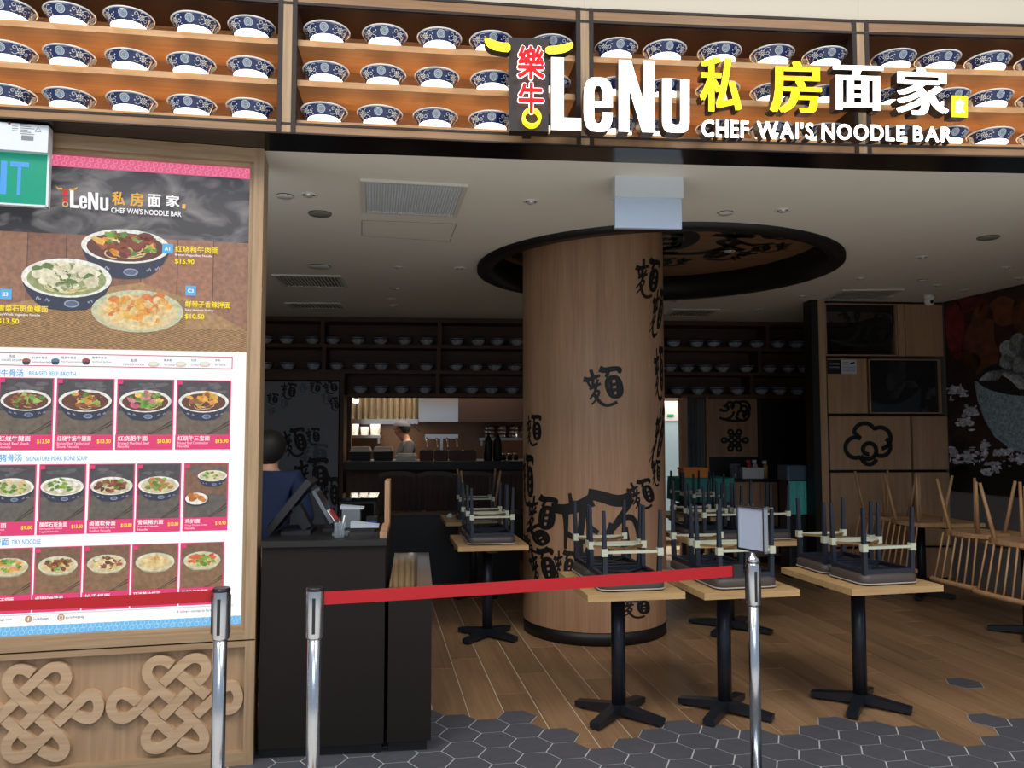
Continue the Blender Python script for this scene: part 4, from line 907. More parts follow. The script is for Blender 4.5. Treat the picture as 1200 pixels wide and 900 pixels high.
u, z = CT.px(380, 592, .4); slab(u, z, .4, .2, .018, .2, -60, 'display_body', m_grpl, cdv); slab(u + .012, z + .004, .4, .17, .004, .17, -60, 'display_glass', m_scr, cdv); MB().box(u - .0, u + .1, .34, .46, zC, zC + .018).bar((u + .03, .4, zC + .01), (u + .0, .4, z), .03).build('foot', m_dkpl, cdv)
bro = thing('menu_leaflet', 'red and white leaflet leaning in a holder on the counter', 'leaflet', CT.w(0, 0, 0), CT.a)
u, z = CT.px(393, 609, .22); slab(u, z, .22, .13, .004, .1, -55, 'leaflet_white', m_white, bro); slab(u + .008, z + .006, .22, .11, .003, .1, -55, 'leaflet_red', M('red_card', (170, 34, 40), .5, var=.1), bro); MB().box(u - .01, u + .07, .16, .28, zC, zC + .012).bar((u + .04, .22, zC + .005), (u + .035, .22, z - .045), .03).build('holder', m_grpl, bro)
for k, (px, py, w_) in enumerate(((412, 606, .1), (408, 625, .12))):
    t = thing('payment_card_reader', ['pale card reader cradle at the back of the counter', 'pale card reader lying near the pen cup'][k], 'card reader', CT.w(0, 0, 0), CT.a)
    v = .57 if k == 0 else .375; u, _ = CT.px(px, py, v); u += 0 if k == 0 else .085; MB().box(u - w_ / 2, u + w_ / 2, v - .05, v + .05, zC, zC + (.1 if k == 0 else .02)).build('body', m_grpl if k == 0 else m_dkpl, t)
    MB().prism([(u - w_ / 2 - .01, zC + (.1 if k == 0 else .02)), (u + w_ / 2 + .02, zC + (.1 if k == 0 else .02)), (u + w_ / 2 + .02, zC + (.108 if k == 0 else .03)), (u - w_ / 2 - .01, zC + (.12 if k == 0 else .05))], v - .05, v + .05).build('top_shell', M('pale_plastic', (188, 198, 208), .4), t)
pc = thing('pen_cup', 'clear square pen cup on the counter edge', 'pen cup', CT.w(0, 0, 0), CT.a); u, _ = CT.px(398, 622, .12)
m_glass = M('clear_acrylic', (210, 222, 230), .08, trans=.85, var=0)
MB().box(u - .025, u + .025, .1, .104, zC, zC + .075).box(u - .025, u + .025, .146, .15, zC, zC + .075).box(u - .025, u - .021, .104, .146, zC, zC + .075).box(u + .021, u + .025, .104, .146, zC, zC + .075).box(u - .021, u + .021, .104, .146, zC, zC + .004).build('cup', m_glass, pc)
for i, (du, l) in enumerate(((.012, .11), (-.008, .09), (.0, .1))): MB().tube([(u + du * .3, .125, zC + .005), (u + du * 2, .125 + .01 * (i - 1), zC + l)], .0035, 6).build('pen', [m_white, m_dkpl, m_chrome][i], pc)
bxk = thing('small_carton', 'small blue and black carton at the back counter', 'carton', CT.w(0, 0, 0), CT.a); u, _ = CT.px(436, 616, .6); MB().box(u - .03, u + .03, .57, .63, zC, zC + .05).build('carton_body', M('blue_card', (40, 80, 150), .5), bxk); MB().box(u - .031, u + .031, .569, .631, zC + .03, zC + .051).build('lid', m_dkpl, bxk)
dw = thing('back_counter_cabinet', 'dark glass fronted cabinet behind the cashier', 'cabinet', CT.w(0, 0, 0), CT.a)
u0, u1 = CT.px(398, 590, 1.3)[0], CT.px(440, 590, 1.3)[0]; zt_ = CT.px(420, 583, 1.3)[1]
MB().box(u0, u1, 1.3, 1.7, 0, zt_ - .02).build('body', m_black, dw); MB().box(u0 - .01, u1 + .01, 1.28, 1.7, zt_ - .02, zt_).build('top', m_gls, dw); MB().box(u0 + .01, u1 - .01, 1.295, 1.3, .5, zt_ - .04).build('glass_door', m_gls, dw)
# ============================================================ TABLES AND STOOLS
m_top = WOOD('bamboo_table_top', (206, 172, 122), (176, 140, 94), 'x', .4, 1.2); m_tedge = m_top; m_blkst = M('blue_black_steel', (34, 38, 46), .35, .3, var=.1)
m_cush = M('taupe_leather', (74, 66, 62), .5, var=.1, scale=90, bump=.1); m_pipe = M('pale_piping', (170, 166, 160), .5); m_leg = M('navy_leg', (28, 34, 47), .4, var=.1); m_brass = M('pale_brass', (200, 204, 182), .35, .2, var=.08); m_brace = M('bronze_brace', (140, 110, 70), .4, .4)
def table_at(loc, rz, W_, L_t, label, group, foot=.28, deep=False):
    t = thing('pedestal_table', label, 'table', loc, rz, group)
    MB().box(-W_ / 2, W_ / 2, -L_t / 2, L_t / 2, .715, .75).build('tabletop', m_top, t)
    MB().box(-W_ / 2 + .04, W_ / 2 - .04, -.04, .04, .69, .715).box(-.04, .04, -L_t / 2 + .06, L_t / 2 - .06, .69, .715).build('under_frame', m_blkst, t)
    MB().lathe([(.04, .05), (.04, .69)], 16).build('column', m_blkst, t)
    for a in (45, 135, 225, 315):
        c, s = cos(radians(a)), sin(radians(a))
        f = MB().bar((c * .02, s * .02, .05), (c * foot, s * foot, .026), .06, .05, .062, .03).box(c * (foot - .03) - .012, c * (foot - .03) + .012, s * (foot - .03) - .012, s * (foot - .03) + .012, 0, .02)
        f.build('foot', m_blkst, t)
    return t
def make_stool(loc, rz, label, group):
    t = thing('upturned_stool', label, 'stool', loc, rz, group)
    cu_ = MB(); o = rrect(-.18, .18, -.165, .165, .05, 4); i_ = rrect(-.165, .165, -.15, .15, .045, 4)
    P = []
    for poly, z in ((i_, .0), (o, .012), (o, .05), (i_, .062)): P.append([(x, y, z) for x, y in poly])
    n = len(o); vs = [p for r in P for p in r]
    cu_.add(vs, [(k * n + i, k * n + (i + 1) % n, (k + 1) * n + (i + 1) % n, (k + 1) * n + i) for k in range(3) for i in range(n)] + [list(range(n)), list(range(4 * n - 1, 3 * n - 1, -1))], True)
    s = cu_.build('seat_cushion', m_cush, t)
    MB().tube([(x, y, .011) for x, y in rrect(-.181, .181, -.166, .166, .05, 4)] + [(.181, .116, .011)], .004, 6).build('piping', m_pipe, s)
    lx, ly = .15, .135
    MB().box(-lx, lx, -ly - .011, -ly + .011, .062, .085).box(-lx, lx, ly - .011, ly + .011, .062, .085).box(-lx - .011, -lx + .011, -ly, ly, .062, .085).box(lx - .011, lx + .011, -ly, ly, .062, .085).bar((-lx, -ly, .07), (lx, ly, .07), .02, .008).bar((-lx, ly, .072), (lx, -ly, .072), .02, .008).build('seat_frame', m_leg, t)
    for sx in (-1, 1):
        for sy in (-1, 1):
            MB().bar((sx * lx, sy * ly, .06), (sx * (lx + .008), sy * (ly + .006), .425), .026, .026, .016, .016).build('leg', m_leg, t)
            z = .205 if sx * sy > 0 else .205
            MB().box(sx * (lx + .004) - .016, sx * (lx + .004) + .016, sy * (ly + .003) - .016, sy * (ly + .003) + .016, z - .02, z + .02).build('brass_collar', m_brass, t)
    for sy in (-1, 1): MB().bar((-lx, sy * (ly + .003), .205), (lx, sy * (ly + .003), .205), .014).build('stretcher', m_brass, t)
    MB().bar((-lx, -ly, .2), (lx, ly, .2), .014).build('cross_brace', m_brace, t); MB().bar((-lx, ly, .2), (lx, -ly, .2), .012).build('cross_brace', m_brace, t)
    return t
ST = None
def stool(loc, rz, label, group):
    global ST
    if ST is None: ST = make_stool(loc, rz, label, group); return ST
    return dup(ST, loc, rz, label, group)
def set2(name, fl_px, fr_px, W_, L_t, lab, grp, st_lab, nx=1, ang=None, vv=(.215, .565)):
    a, b = onz(*fl_px, .75), onz(*fr_px, .75); an = ang if ang is not None else math.degrees(atan2(b[1] - a[1], b[0] - a[0]))
    f = Fr(((a[0] + b[0]) / 2, (a[1] + b[1]) / 2), an); c = f.w(0, L_t / 2)
    table_at((c[0], c[1], 0), f.a, W_, L_t, lab, grp, .27 if nx == 1 else .34)
    for k, v in enumerate(vv):
        if L_t < v: continue
        for i in range(nx):
            q = f.w((i - (nx - 1) / 2) * .39 + .0, v, .75); stool(q, f.a + radians(random.uniform(-2, 2)), st_lab[min(k, len(st_lab) - 1)] + ('' if nx == 1 else [', pillar side', ', partition side'][i]), 'upturned stools')
set2('A', (689.3, 697), (803, 694.5), .53, .7, 'small bamboo topped table standing before the pillar', 'pedestal tables', ['upturned navy legged stool on the front of the table before the pillar', 'upturned navy legged stool on the far half of the table before the pillar'], ang=9)
set2('B', (826, 695.7), (937, 690.5), .55, .7, 'bamboo topped table right behind the card holder post', 'pedestal tables', ['upturned stool on the table right behind the card holder', 'upturned stool on the far half of the table behind the card holder'], ang=11)
set2('C', (1001.2, 691.7), (1102, 684.7), .57, .7, 'bamboo topped table nearest the upturned wooden chairs', 'pedestal tables', ['upturned taupe stool on the table nearest the wooden chairs', 'upturned stool on the far half of the table nearest the wooden chairs'], ang=12)
set2('D', (536.7, 641), (619.7, 639), .53, .68, 'bamboo topped table in shade left of the pillar', 'pedestal tables', ['upturned stool in shade on the table left of the pillar', 'upturned stool on the far half of the shaded table left of the pillar'], ang=9.5)
set2('D2', (520, 612), (600, 611), .6, .68, 'shaded table between the pillar and the bar chairs', 'pedestal tables', ['upturned stool on the shaded table near the bar chairs'], ang=9.5, vv=(.215,))
set2('E', (816, 637), (943, 634), .85, .8, 'wide table standing behind the front row right of the pillar', 'pedestal tables', ['upturned stool on the wide table right of the pillar', 'upturned stool at the back of the wide table right of the pillar'], 2, ang=9.4)
set2('K', (790, 607), (880, 606), .7, .7, 'table in deep shade before the teal covered stand', 'pedestal tables', ['upturned stool on the table before the teal covered stand', 'upturned stool on the far side of the table before the teal stand'], ang=9.4)
tag(MB().add([(-.03, -.02, .752), (.02, -.03, .752), (.035, .01, .752), (0, .035, .752), (-.035, .015, .752), (-.015, -.01, .785), (.015, .0, .79), (0, .018, .782)], [(0, 1, 6, 5), (1, 2, 6), (2, 3, 7, 6), (3, 4, 7), (4, 0, 5, 7), (5, 6, 7), (4, 3, 2, 1, 0)]).build('crumpled_napkin', m_white, None, (onz(527, 606, .75)[0], onz(527, 606, .75)[1], 0)), 'crumpled white napkin on the shaded table near the bar', 'napkin')
# --- wooden chairs upturned on the wall-side tables
m_chw = WOOD('beech_chair', (196, 158, 118), (168, 128, 92), 'z', .45)
def make_chair(loc, rz, label, group):
    t = thing('upturned_wooden_chair', label, 'chair', loc, rz, group)
    P = smoothp([(-.2, -.19), (.2, -.19), (.22, .05), (.17, .2), (-.17, .2), (-.22, .05)], 2, True); MB().prism(P, 0, .035, 'z').build('seat', m_chw, t)
    for sx in (-1, 1):
        for sy in (-1, 1): MB().tube([(sx * .14, sy * .13, .03), (sx * .2, sy * .19, .45)], .017, 8, .012).build('leg', m_chw, t)
    for k in range(6):
        x = -.17 + .068 * k; MB().tube([(x, -.17, .012), (x * 1.12, -.25, -.36)], .008, 6).build('spindle', m_chw, t)
    MB().tube(smoothp([(-.23, -.245, -.372), (-.1, -.262, -.372), (.1, -.262, -.372), (.23, -.245, -.372)], 2), .02, 8).build('top_rail', m_chw, t)
    return t
CH = None
def wall_table(c, label, W_=.7, L_t=.75): return table_at((c[0], c[1], 0), radians(10), W_, L_t, label, 'wall side tables')
wall_table((4.05, 6.25), 'table against the mural wall carrying two upturned wooden chairs', .62, 1.0); wall_table((3.98, 7.72), 'table near the cloud panel carrying two upturned wooden chairs', .62, .95)
rails = [((1097, 680), (1136, 688), 'upturned spindle back chair on the mural wall table, farther from the doorway'), ((1150, 694), (1192, 706), 'upturned spindle back chair on the mural wall table, nearer the doorway'), ((1000, 651), (1028, 658), 'upturned spindle chair by the cloud panel, farther from the mural'), ((1036, 661), (1066, 668), 'upturned spindle chair by the cloud panel, nearer the mural')]
for (a, b, lab) in rails:
    p, q = onz(*a, .378), onz(*b, .378); mx_, my_ = (p[0] + q[0]) / 2, (p[1] + q[1]) / 2; an = atan2(q[1] - p[1], q[0] - p[0])
    an = radians(-76)
    loc = (mx_ - sin(an) * .255, my_ + cos(an) * .255, .752)
    if CH is None: CH = make_chair(loc, an, lab, 'upturned wooden chairs')
    else: dup(CH, loc, an, lab)
p = onz(560, 592, .75)
q = onz(560, 611, .75); dup(CH, (q[0] - .02, q[1] + .62, .752), radians(189), 'upturned wooden chair in shade on the table near the bar')
# ============================================================ BACK WALL SHELVING
borg2 = BK.w(0, 0, 0)
zb = lambda x, y, v=0: BK.px(x, y, v)[1]; ub = lambda x, y=450, v=0: BK.px(x, y, v)[0]
sh = thing('wall_shelving', 'long dark walnut bowl shelving across the back wall', 'shelving', borg2, BK.a)
z1, z2, z3 = zb(500, 404), zb(500, 434), zb(500, 461)
MB().box(bl, br, -.02, .32, zb(500, 378), HC).build('top_beam', m_backwood, sh)
for z, a in ((z1, bl), (z2, bl), (z3, ub(408))): MB().box(a, br, 0, .32, z - .045, z).build('shelf', m_backwood, sh)
for x, za, zc in ((377, z1, zb(500, 378)), (379, z2, z1 - .045), (515, z1, zb(500, 378)), (514, z2, z1 - .045), (513, z3, z2 - .045), (401, .0, z2 - .045), (776, z3, HC - .1), (901, z1, zb(500, 378)), (891, z2, z1 - .045), (881, z3, z2 - .045)):
    MB().box(ub(x) - .025, ub(x) + .025, 0, .32, za, zc).build('divider', m_backwoodz, sh)
MB().box(bl, ub(404), -.005, .3, zb(500, 446), z2 - .045).build('header_rail', m_backwood, sh)
m_pale = M('pale_porcelain', (186, 192, 200), .3, var=.06); m_pblue = M('faded_blue_band', (70, 82, 108), .35, var=.3, scale=70)
sb_me = MB().lathe([(.045, 0), (.045, .012), (.055, .02), (.08, .045), (.092, .075), (.096, .092), (.092, .092), (.086, .072), (.05, .025), (.001, .018)], 24, cap=False).mesh('porcelain_bowl', m_pale)
bd = MB().lathe([(.0905, .066), (.0935, .078), (.0955, .088)], 24, cap=False)
for k in range(8):
    a = 2 * pi * k / 8
    for i in range(1): bd.add([((.083 + .0) * cos(a + d) * s, (.083) * sin(a + d) * s, z) for d, s, z in ((-.12, 1.0, .046), (.12, 1.0, .046), (.0, 1.08, .062))], [(0, 1, 2)])
bd_me = bd.mesh('blue_band', m_pblue); sb0 = None
def sbowl(u, z, lab, grp):
    global sb0
    loc = BK.w(u, .13, z + .001)
    if sb0 is None: sb0 = tag(ob('porcelain_bowl', sb_me, None, loc), lab, 'bowl', grp); ob('blue_band', bd_me, sb0)
    else: dup(sb0, loc, random.uniform(0, 6), lab, grp)
LB = [[(311, 336, 366), (390, 419, 446, 474, 500), (535, 560, 583, 605)], [(311, 338, 368), (395, 422, 447, 472, 500), (535, 558, 580, 603)], [(), (423, 447, 471, 498), (528, 553, 576, 600)]]
secn = ['above the grey printed panel', 'above the hatch hood', 'next to the pillar above the hatch']
for r, z in enumerate((z1, z2, z3)):
    allx = sorted(q for g in LB[r] for q in g)[::-1]
    for s_, xs in enumerate(LB[r]):
        for x in xs: sbowl(ub(x, 400, .13), z, 'pale porcelain bowl, %s from the pillar, on the %s dark shelf towards the hatch' % (ORD[allx.index(x)], rown[r]), 'bowls on the back wall shelves, %s' % secn[s_])
RB = [[(789, 816, 836, 861, 887), (911, 933)], [(784, 805, 826, 846, 874), (901, 923, 942)], [(793, 817, 839, 863), (891, 912, 933)]]
for r, z in enumerate((z1, z2, z3)):
    allx = sorted(q for g in RB[r] for q in g)
    for s_, xs in enumerate(RB[r]):
        for x in xs: sbowl(ub(x, 400, .13), z, 'pale porcelain bowl, %s from the pillar, on the %s dark shelf towards the partition' % (ORD[allx.index(x)], rown[r]), 'bowls on the back wall shelves, right of the pillar')
# --- grey printed wall panel
gp = thing('printed_wall_panel', 'grey wall panel printed with black noodle characters', 'wall panel', borg2, BK.a)
ga, gb, gz = ub(250), ub(397), zb(350, 447)
MB().box(ga, gb, .02, .3, 0.05, gz).build('panel', M('grey_print_ground', (132, 136, 146), .6, var=.1, scale=4), gp)
m_ghost = M('grey_ghost_print', (96, 100, 110), .6)
def bchar(fr, x0, y0, x1, y1, v, mat, par, rot=0, name='printed_character'):
    c = fr.px((x0 + x1) / 2, (y0 + y1) / 2, v); a = fr.px(x1, (y0 + y1) / 2, v)[0] - fr.px(x0, (y0 + y1) / 2, v)[0]; h_ = fr.px(x0, y0, v)[1] - fr.px(x0, y1, v)[1]; cr, sr = cos(radians(rot)), sin(radians(rot))
    MB().add([(c[0] + (p - .5) * a * cr - (q - .5) * h_ * sr, v, c[1] + (p - .5) * a * sr + (q - .5) * h_ * cr) for p, q in BV], BF).build(name, mat, par)
for b in ((312, 461, 326, 474), (328, 449, 347, 468), (362, 447, 376, 461), (378, 447, 396, 462), (386, 466, 397, 482), (330, 503, 360, 536), (358, 502, 375, 522), (345, 538, 386, 578), (376, 560, 397, 600), (310, 560, 345, 590)): bchar(BK, *b, .018, m_ink, gp, random.uniform(-20, 20))
for b in ((328, 468, 338, 478), (314, 478, 322, 486), (376, 460, 390, 474), (348, 520, 384, 545), (350, 450, 360, 460)): bchar(BK, *b, .0185, m_ghost, gp, random.uniform(-15, 15))
# ============================================================ KITCHEN HATCH
m_tile = M('brown_kitchen_tile', (120, 90, 70), .35, var=.1, scale=5); m_ss = M('stainless_steel', (200, 202, 204), .28, 1, var=.06); m_flute = M('hood_filter_steel', (206, 196, 176), .3, .8)
kL, kR = kx0 - .9, px0 + 2.6
def kbox(name, u0, u1, v0, v1, za, zb_, mat, label=None): return wallbox(name, BK, u0, u1, v0, v1, za, zb_, mat, label)
kbox('wall_kitchen', kL, kR, 2.0, 2.1, 0, 2.7, m_tile); kbox('wall_kitchen_left', kL - .1, kL, .45, 2.1, 0, 2.7, m_tile); kbox('wall_kitchen_right', kR, kR + .1, .45, 2.1, 0, 2.7, m_tile); kbox('ceiling_kitchen', kL - .1, kR + .1, .45, 2.1, 2.7, 2.8, m_wallw)
kl = area('kitchen_ceiling_lamp', BK.w(-1.0, .8, 2.68), 2.2, 52, (1, .86, .66), (0, 0, BK.a), .5); area('hood_lamp', BK.w(-1.9, 1.6, zb(450, 492, 1.2) - .05), 1.0, 5, (1, .88, .7), (0, 0, BK.a), .25); area('passage_ceiling_lamp', BK.w(2.3, .75, 2.68), .9, 45, (1, .93, .84), (0, 0, BK.a), .5)
zc_ = zb(500, 540, -.1)
bc = thing('bar_counter', 'black bar counter under the kitchen hatch', 'counter', borg2, BK.a)
MB().box(ub(408.5), kx1 + .2, -.3, .31, zc_ - .1, zc_).box(kx0 + .01, kx1 - .01, .31, .5, zc_ - .1, zc_).build('worktop', m_black, bc); MB().box(ub(408.5), kx1 + .2, -.05, .3, 0, zc_ - .1).build('front_panel', m_backwoodz, bc)
MB().box(ub(404), kx1 + .2, -.012, .3, kz1 - .012, z3 - .045).build('hatch_lintel', m_backwood, sh)
hd_ = thing('extractor_hood', 'stainless kitchen hood with fluted grease filters', 'hood', borg2, BK.a)
h0, h1 = zb(450, 462, 1.2), zb(450, 492, 1.2); ha, hb_ = ub(395, 480, 1.2), ub(490, 480, 1.2)
MB().box(ha, hb_, 1.2, 1.95, h1 - .03, h1).box(ha, hb_, 1.15, 1.2, h1 - .06, h1 + .01).build('hood_rim', m_ss, hd_)
nf = 13
for i in range(nf):
    a = ha + (hb_ - ha) * i / nf; MB().prism([(a + .004, 1.24), (a + (hb_ - ha) / nf * .5, 1.16), (a + (hb_ - ha) / nf - .004, 1.24), (a + (hb_ - ha) / nf - .004, 1.26), (a + .004, 1.26)], h1, h0 + .25, 'z').build('filter_baffle', m_flute, hd_)
st2 = thing('steel_hood_front', 'polished steel hood front beside the grease filters', 'hood', borg2, BK.a)
MB().box(hb_ + .01, ub(537, 480, 1.1), 1.1, 1.9, zb(500, 494, 1.1), h0 + .3).build('steel_panel', m_ss, st2); MB().box(ub(537, 480, 1.1), ub(640, 480, 1.1), 1.1, 1.9, zb(500, 494, 1.1), h0 + .3).build('brown_panel', M('brown_enamel', (46, 31, 25), .4), st2)
cctv_t = MB().tube([(ub(412, 469, 1.1), 1.1, zb(412, 469, 1.1)), (ub(420, 471, 1.1), 1.1, zb(420, 471, 1.1))], .03, 8); tag(cctv_t.build('hood_lamp_tube', m_lw, None, borg2, BK.a), 'bright lamp tube under the kitchen hood', 'lamp')
def shelf_thing(x0, x1, y, v, lab):
    t = thing('kitchen_shelf', lab, 'shelf', borg2, BK.a); a, b = ub(x0, y, v), ub(x1, y, v); z = zb(x0, y, v); MB().box(a, b, v, 1.99, z - .04, z).build('board', m_ss, t)
    MB().box(a + .02, a + .05, v + .1, 1.99, z - .12, z - .04).box(b - .05, b - .02, v + .1, 1.99, z - .12, z - .04).build('bracket', m_ss, t); return z
zA = shelf_thing(396, 446, 510, 1.6, 'steel shelf of white tubs behind the hatch'); zBh = shelf_thing(562, 640, 513, 1.6, 'steel shelf of tins behind the hatch')
for kt, (x, w_, h_) in enumerate(((414.5, 11.5, 14), (427, 10, 9.5), (439.5, 12, 14))):
    u = ub(x, 503, 1.7); r_ = w_ / 2 * 11.5 / 920; t = tag(MB().lathe([(r_ * .9, 0), (r_, h_ * 11.5 / 920 * .95), (r_ * 1.04, h_ * 11.5 / 920), (r_ * .9, h_ * 11.5 / 920)], 20).build('white_tub', m_white, None, BK.w(u, 1.75, zA)), ['tall white tub at the far end of the steel kitchen shelf', 'short white tub between two taller ones on the kitchen shelf', 'tall white tub nearest the chef on the kitchen shelf'][kt], 'tub', 'white kitchen tubs')
for kt, x in enumerate((574, 588, 602, 616)):
    u = ub(x, 503, 1.7); t = tag(ob('steel_tin', None, None, BK.w(u, 1.75, zBh)), 'stack of steel tins, %s from the taps on the kitchen shelf' % ORD[kt], 'tin', 'kitchen tins')
    for k in range(3): MB().lathe([(.075, k * .06), (.08, k * .06 + .01), (.08, k * .06 + .05), (.074, k * .06 + .055)], 18).build('tin_ring', m_ss, t)
tp = thing('tap_rail', 'row of four silver draught taps on the kitchen wall', 'taps', borg2, BK.a)
MB().box(ub(498, 512, 1.5), ub(537, 512, 1.5), 1.5, 1.56, zb(515, 514, 1.5), zb(515, 509, 1.5)).box(ub(516, 512, 1.5), ub(519, 512, 1.5), 1.53, 1.56, .9, zb(515, 512, 1.5)).build('rail', m_ss, tp)
for x in (500, 512, 524, 535): u = ub(x, 520, 1.48); z = zb(x, 514, 1.48); MB().tube([(u, 1.5, z), (u, 1.46, z - .02), (u + .01, 1.46, z - .12)], .016, 8, .01).build('tap', m_ss, tp)
m_lid = M('clear_lid', (220, 214, 206), .15, alpha=.55, var=0)
for k, (x0, x1) in enumerate(((411, 435), (438, 461), (464, 488))):
    a, b = ub(x0, 535, .1), ub(x1, 535, .1); t = thing('food_container', ['black food tub with clear domed lid at the hatch end', 'black food tub with clear lid between two others', 'white food tray under a clear lid at the hatch'][k], 'food container', BK.w((a + b) / 2, .1, zc_), BK.a)
    w_ = (b - a) / 2; h_ = .11 if k < 2 else .05; MB().add([(sx * w_ * (.9 if z == 0 else 1), sy * .12 * (.9 if z == 0 else 1), z) for z in (0, h_) for sx, sy in ((-1, -1), (1, -1), (1, 1), (-1, 1))], [(3, 2, 1, 0), (4, 5, 6, 7), (0, 1, 5, 4), (1, 2, 6, 5), (2, 3, 7, 6), (3, 0, 4, 7)]).build('tub', m_black if k < 2 else m_white, t)
    MB().box(-w_ * 1.02, w_ * 1.02, -.122, .122, h_, h_ + .012).add([(sx * w_ * s, sy * .12 * s, z) for z, s in ((h_ + .012, .95), (h_ + (.06 if k < 2 else .035), .85)) for sx, sy in ((-1, -1), (1, -1), (1, 1), (-1, 1))], [(4, 5, 6, 7), (0, 1, 5, 4), (1, 2, 6, 5), (2, 3, 7, 6), (3, 0, 4, 7)]).build('lid', m_lid, t)
for k, x in enumerate((500, 517, 534, 550)):
    a = ub(x, 535, 0); t = thing('wooden_caddy', 'dark wooden cutlery caddy, %s from the food tubs on the hatch counter' % ORD[k], 'caddy', BK.w(a, -.02, zc_), BK.a, 'hatch caddies'); h_ = .13
    MB().box(-.085, .085, -.08, -.068, 0, h_).box(-.085, .085, .068, .08, 0, h_).box(-.085, -.073, -.068, .068, 0, h_).box(.073, .085, -.068, .068, 0, h_).box(-.073, .073, -.068, .068, 0, .012).build('box', m_backwood, t); MB().box(-.073, .073, -.004, .004, .012, h_ * .8).build('partition', m_backwood, t)
for k, x in enumerate((572, 583)):
    a = ub(x, 530, -.1); t = thing('black_bottle', 'tall black sauce bottle on the bar counter, %s the pillar' % ['farther from', 'nearer to'][k], 'bottle', BK.w(a, -.1, zc_), 0, 'black sauce bottles'); MB().lathe([(.05, 0), (.055, .02), (.055, .2), (.04, .27), (.018, .31)], 20).build('bottle_body', m_black, t); MB().lathe([(.02, .305), (.02, .33), (.006, .35), (.006, .36)], 16).build('nozzle', m_black, t)
for k, x in enumerate((590, 597, 604)):
    a = ub(x, 534, .1); t = thing('spice_jar', 'small dark spice jar on the hatch counter, %s from the black bottles' % ORD[k], 'jar', BK.w(a, .05, zc_), 0, 'hatch spice jars'); MB().lathe([(.03, 0), (.03, .06), (.025, .07)], 14).build('jar_body', m_dkpl, t); MB().lathe([(.027, .07), (.027, .085)], 14).build('lid', m_ss, t)
kc = thing('kitchen_counter', 'steel kitchen worktop behind the hatch', 'counter', borg2, BK.a); MB().box(kL + .3, kx1 + .3, 1.55, 1.99, .86, .9).build('worktop', m_ss, kc); MB().box(kL + .3, kx1 + .3, 1.58, 1.98, 0, .86).build('base', m_ss, kc)
# --- bar chairs
m_dkch = WOOD('dark_bar_chair', (72, 48, 36), (50, 34, 26), 'z', .45)
bch = None
for k, x in enumerate((467, 511, 554, 597)):
    c = BK.w(ub(x, 570, -.85), -.85); lab = ['dark slat back bar chair farthest from the pillar', 'dark slat back bar chair second from the grey panel', 'dark slat back bar chair second from the pillar', 'dark slat back bar chair right beside the pillar'][k]
    if bch is None:
        bch = thing('bar_chair', lab, 'bar chair', (c[0], c[1], 0), BK.a, 'bar chairs at the hatch'); S = .69
        MB().prism(rrect(-.2, .2, -.19, .19, .06), S - .04, S, 'z').build('seat', m_dkch, bch)
        for sx in (-1, 1):
            MB().bar((sx * .19, -.19, 0), (sx * .17, -.17, S - .03), .03, .03, .036, .036).build('leg', m_dkch, bch); MB().bar((sx * .19, .19, 0), (sx * .17, .17, S - .03), .03, .03, .036, .036).build('leg', m_dkch, bch)
            MB().bar((sx * .175, -.18, S), (sx * .185, -.235, 1.12), .036, .03).build('back_post', m_dkch, bch)
        MB().ribbon([(-.2, 1.1), (-.1, 1.13), (.1, 1.13), (.2, 1.1)], .045, -.25, -.22).build('top_rail', m_dkch, bch)
        for i in range(5): MB().bar((-.11 + .055 * i, -.185, S), (-.11 + .055 * i, -.235, 1.11), .016, .01).build('slat', m_dkch, bch)
        MB().bar((-.18, -.18, .25), (.18, -.18, .25), .025).build('foot_rail', m_dkch, bch); MB().bar((-.18, .18, .25), (.18, .18, .25), .025).build('foot_rail', m_dkch, bch)
    else: dup(bch, (c[0], c[1], 0), BK.a, lab)
bw = Fr((-.6, 8.35), 7); bth = thing('booth_divider', 'low black booth divider with a brown cap before the bar chairs', 'divider', bw.w(0, 0, 0), bw.a)
a, b = bw.px(452, 600)[0], bw.px(609, 600)[0]; z = bw.px(530, 600)[1]; MB().box(a, b, .02, .14, 0, z - .03).build('panel', m_black, bth); MB().box(a - .01, b, 0, .16, z - .03, z).build('cap', m_backwood, bth)
# ============================================================ SERVICE PASSAGE AND STATION, RIGHT OF THE PILLAR
fg = thing('upright_fridge', 'white upright fridge glowing in the service passage', 'fridge', BK.w(ub(784, 520, 1.0), 1.0, 0), BK.a); fw = .26
MB().box(-fw, fw, .0, .6, .08, 2.02).build('body', m_white, fg); d_ = MB().box(-fw + .03, fw - .01, -.03, .0, .15, zb(784, 493, 1.0)).build('glass_door', M('fridge_glass', (150, 170, 178), .1, var=.2, scale=3, emit=(190, 210, 214), es=.35), fg)
MB().box(-fw + .0, -fw + .035, -.04, .0, .12, 1.72).box(fw - .035, fw, -.04, .0, .12, 1.72).box(-fw, fw, -.04, 0, zb(784, 493, 1.0), 1.75).box(-fw, fw, -.04, 0, .08, .15).build('door_frame', m_white, fg)
MB().box(-.03, .06, -.045, -.04, zb(784, 487, 1.0) - .015, zb(784, 487, 1.0) + .02).build('green_display', M('green_readout', (20, 120, 90), .4, emit=(40, 200, 140), es=.6, var=0), fg); MB().box(-fw + .02, fw, -.04, .0, 1.75, 2.0).build('top_panel', m_white, fg)
cu_ = thing('passage_screen', 'grey crinkled curtain screen in a pale frame by the passage', 'screen', borg2, BK.a)
a, b = ub(805), ub(827); MB().box(ub(798), a, .0, .14, 0, pz1).box(b, b + .03, .0, .14, 0, pz1).build('post', m_oakz, cu_); n = 26; cc = MB()
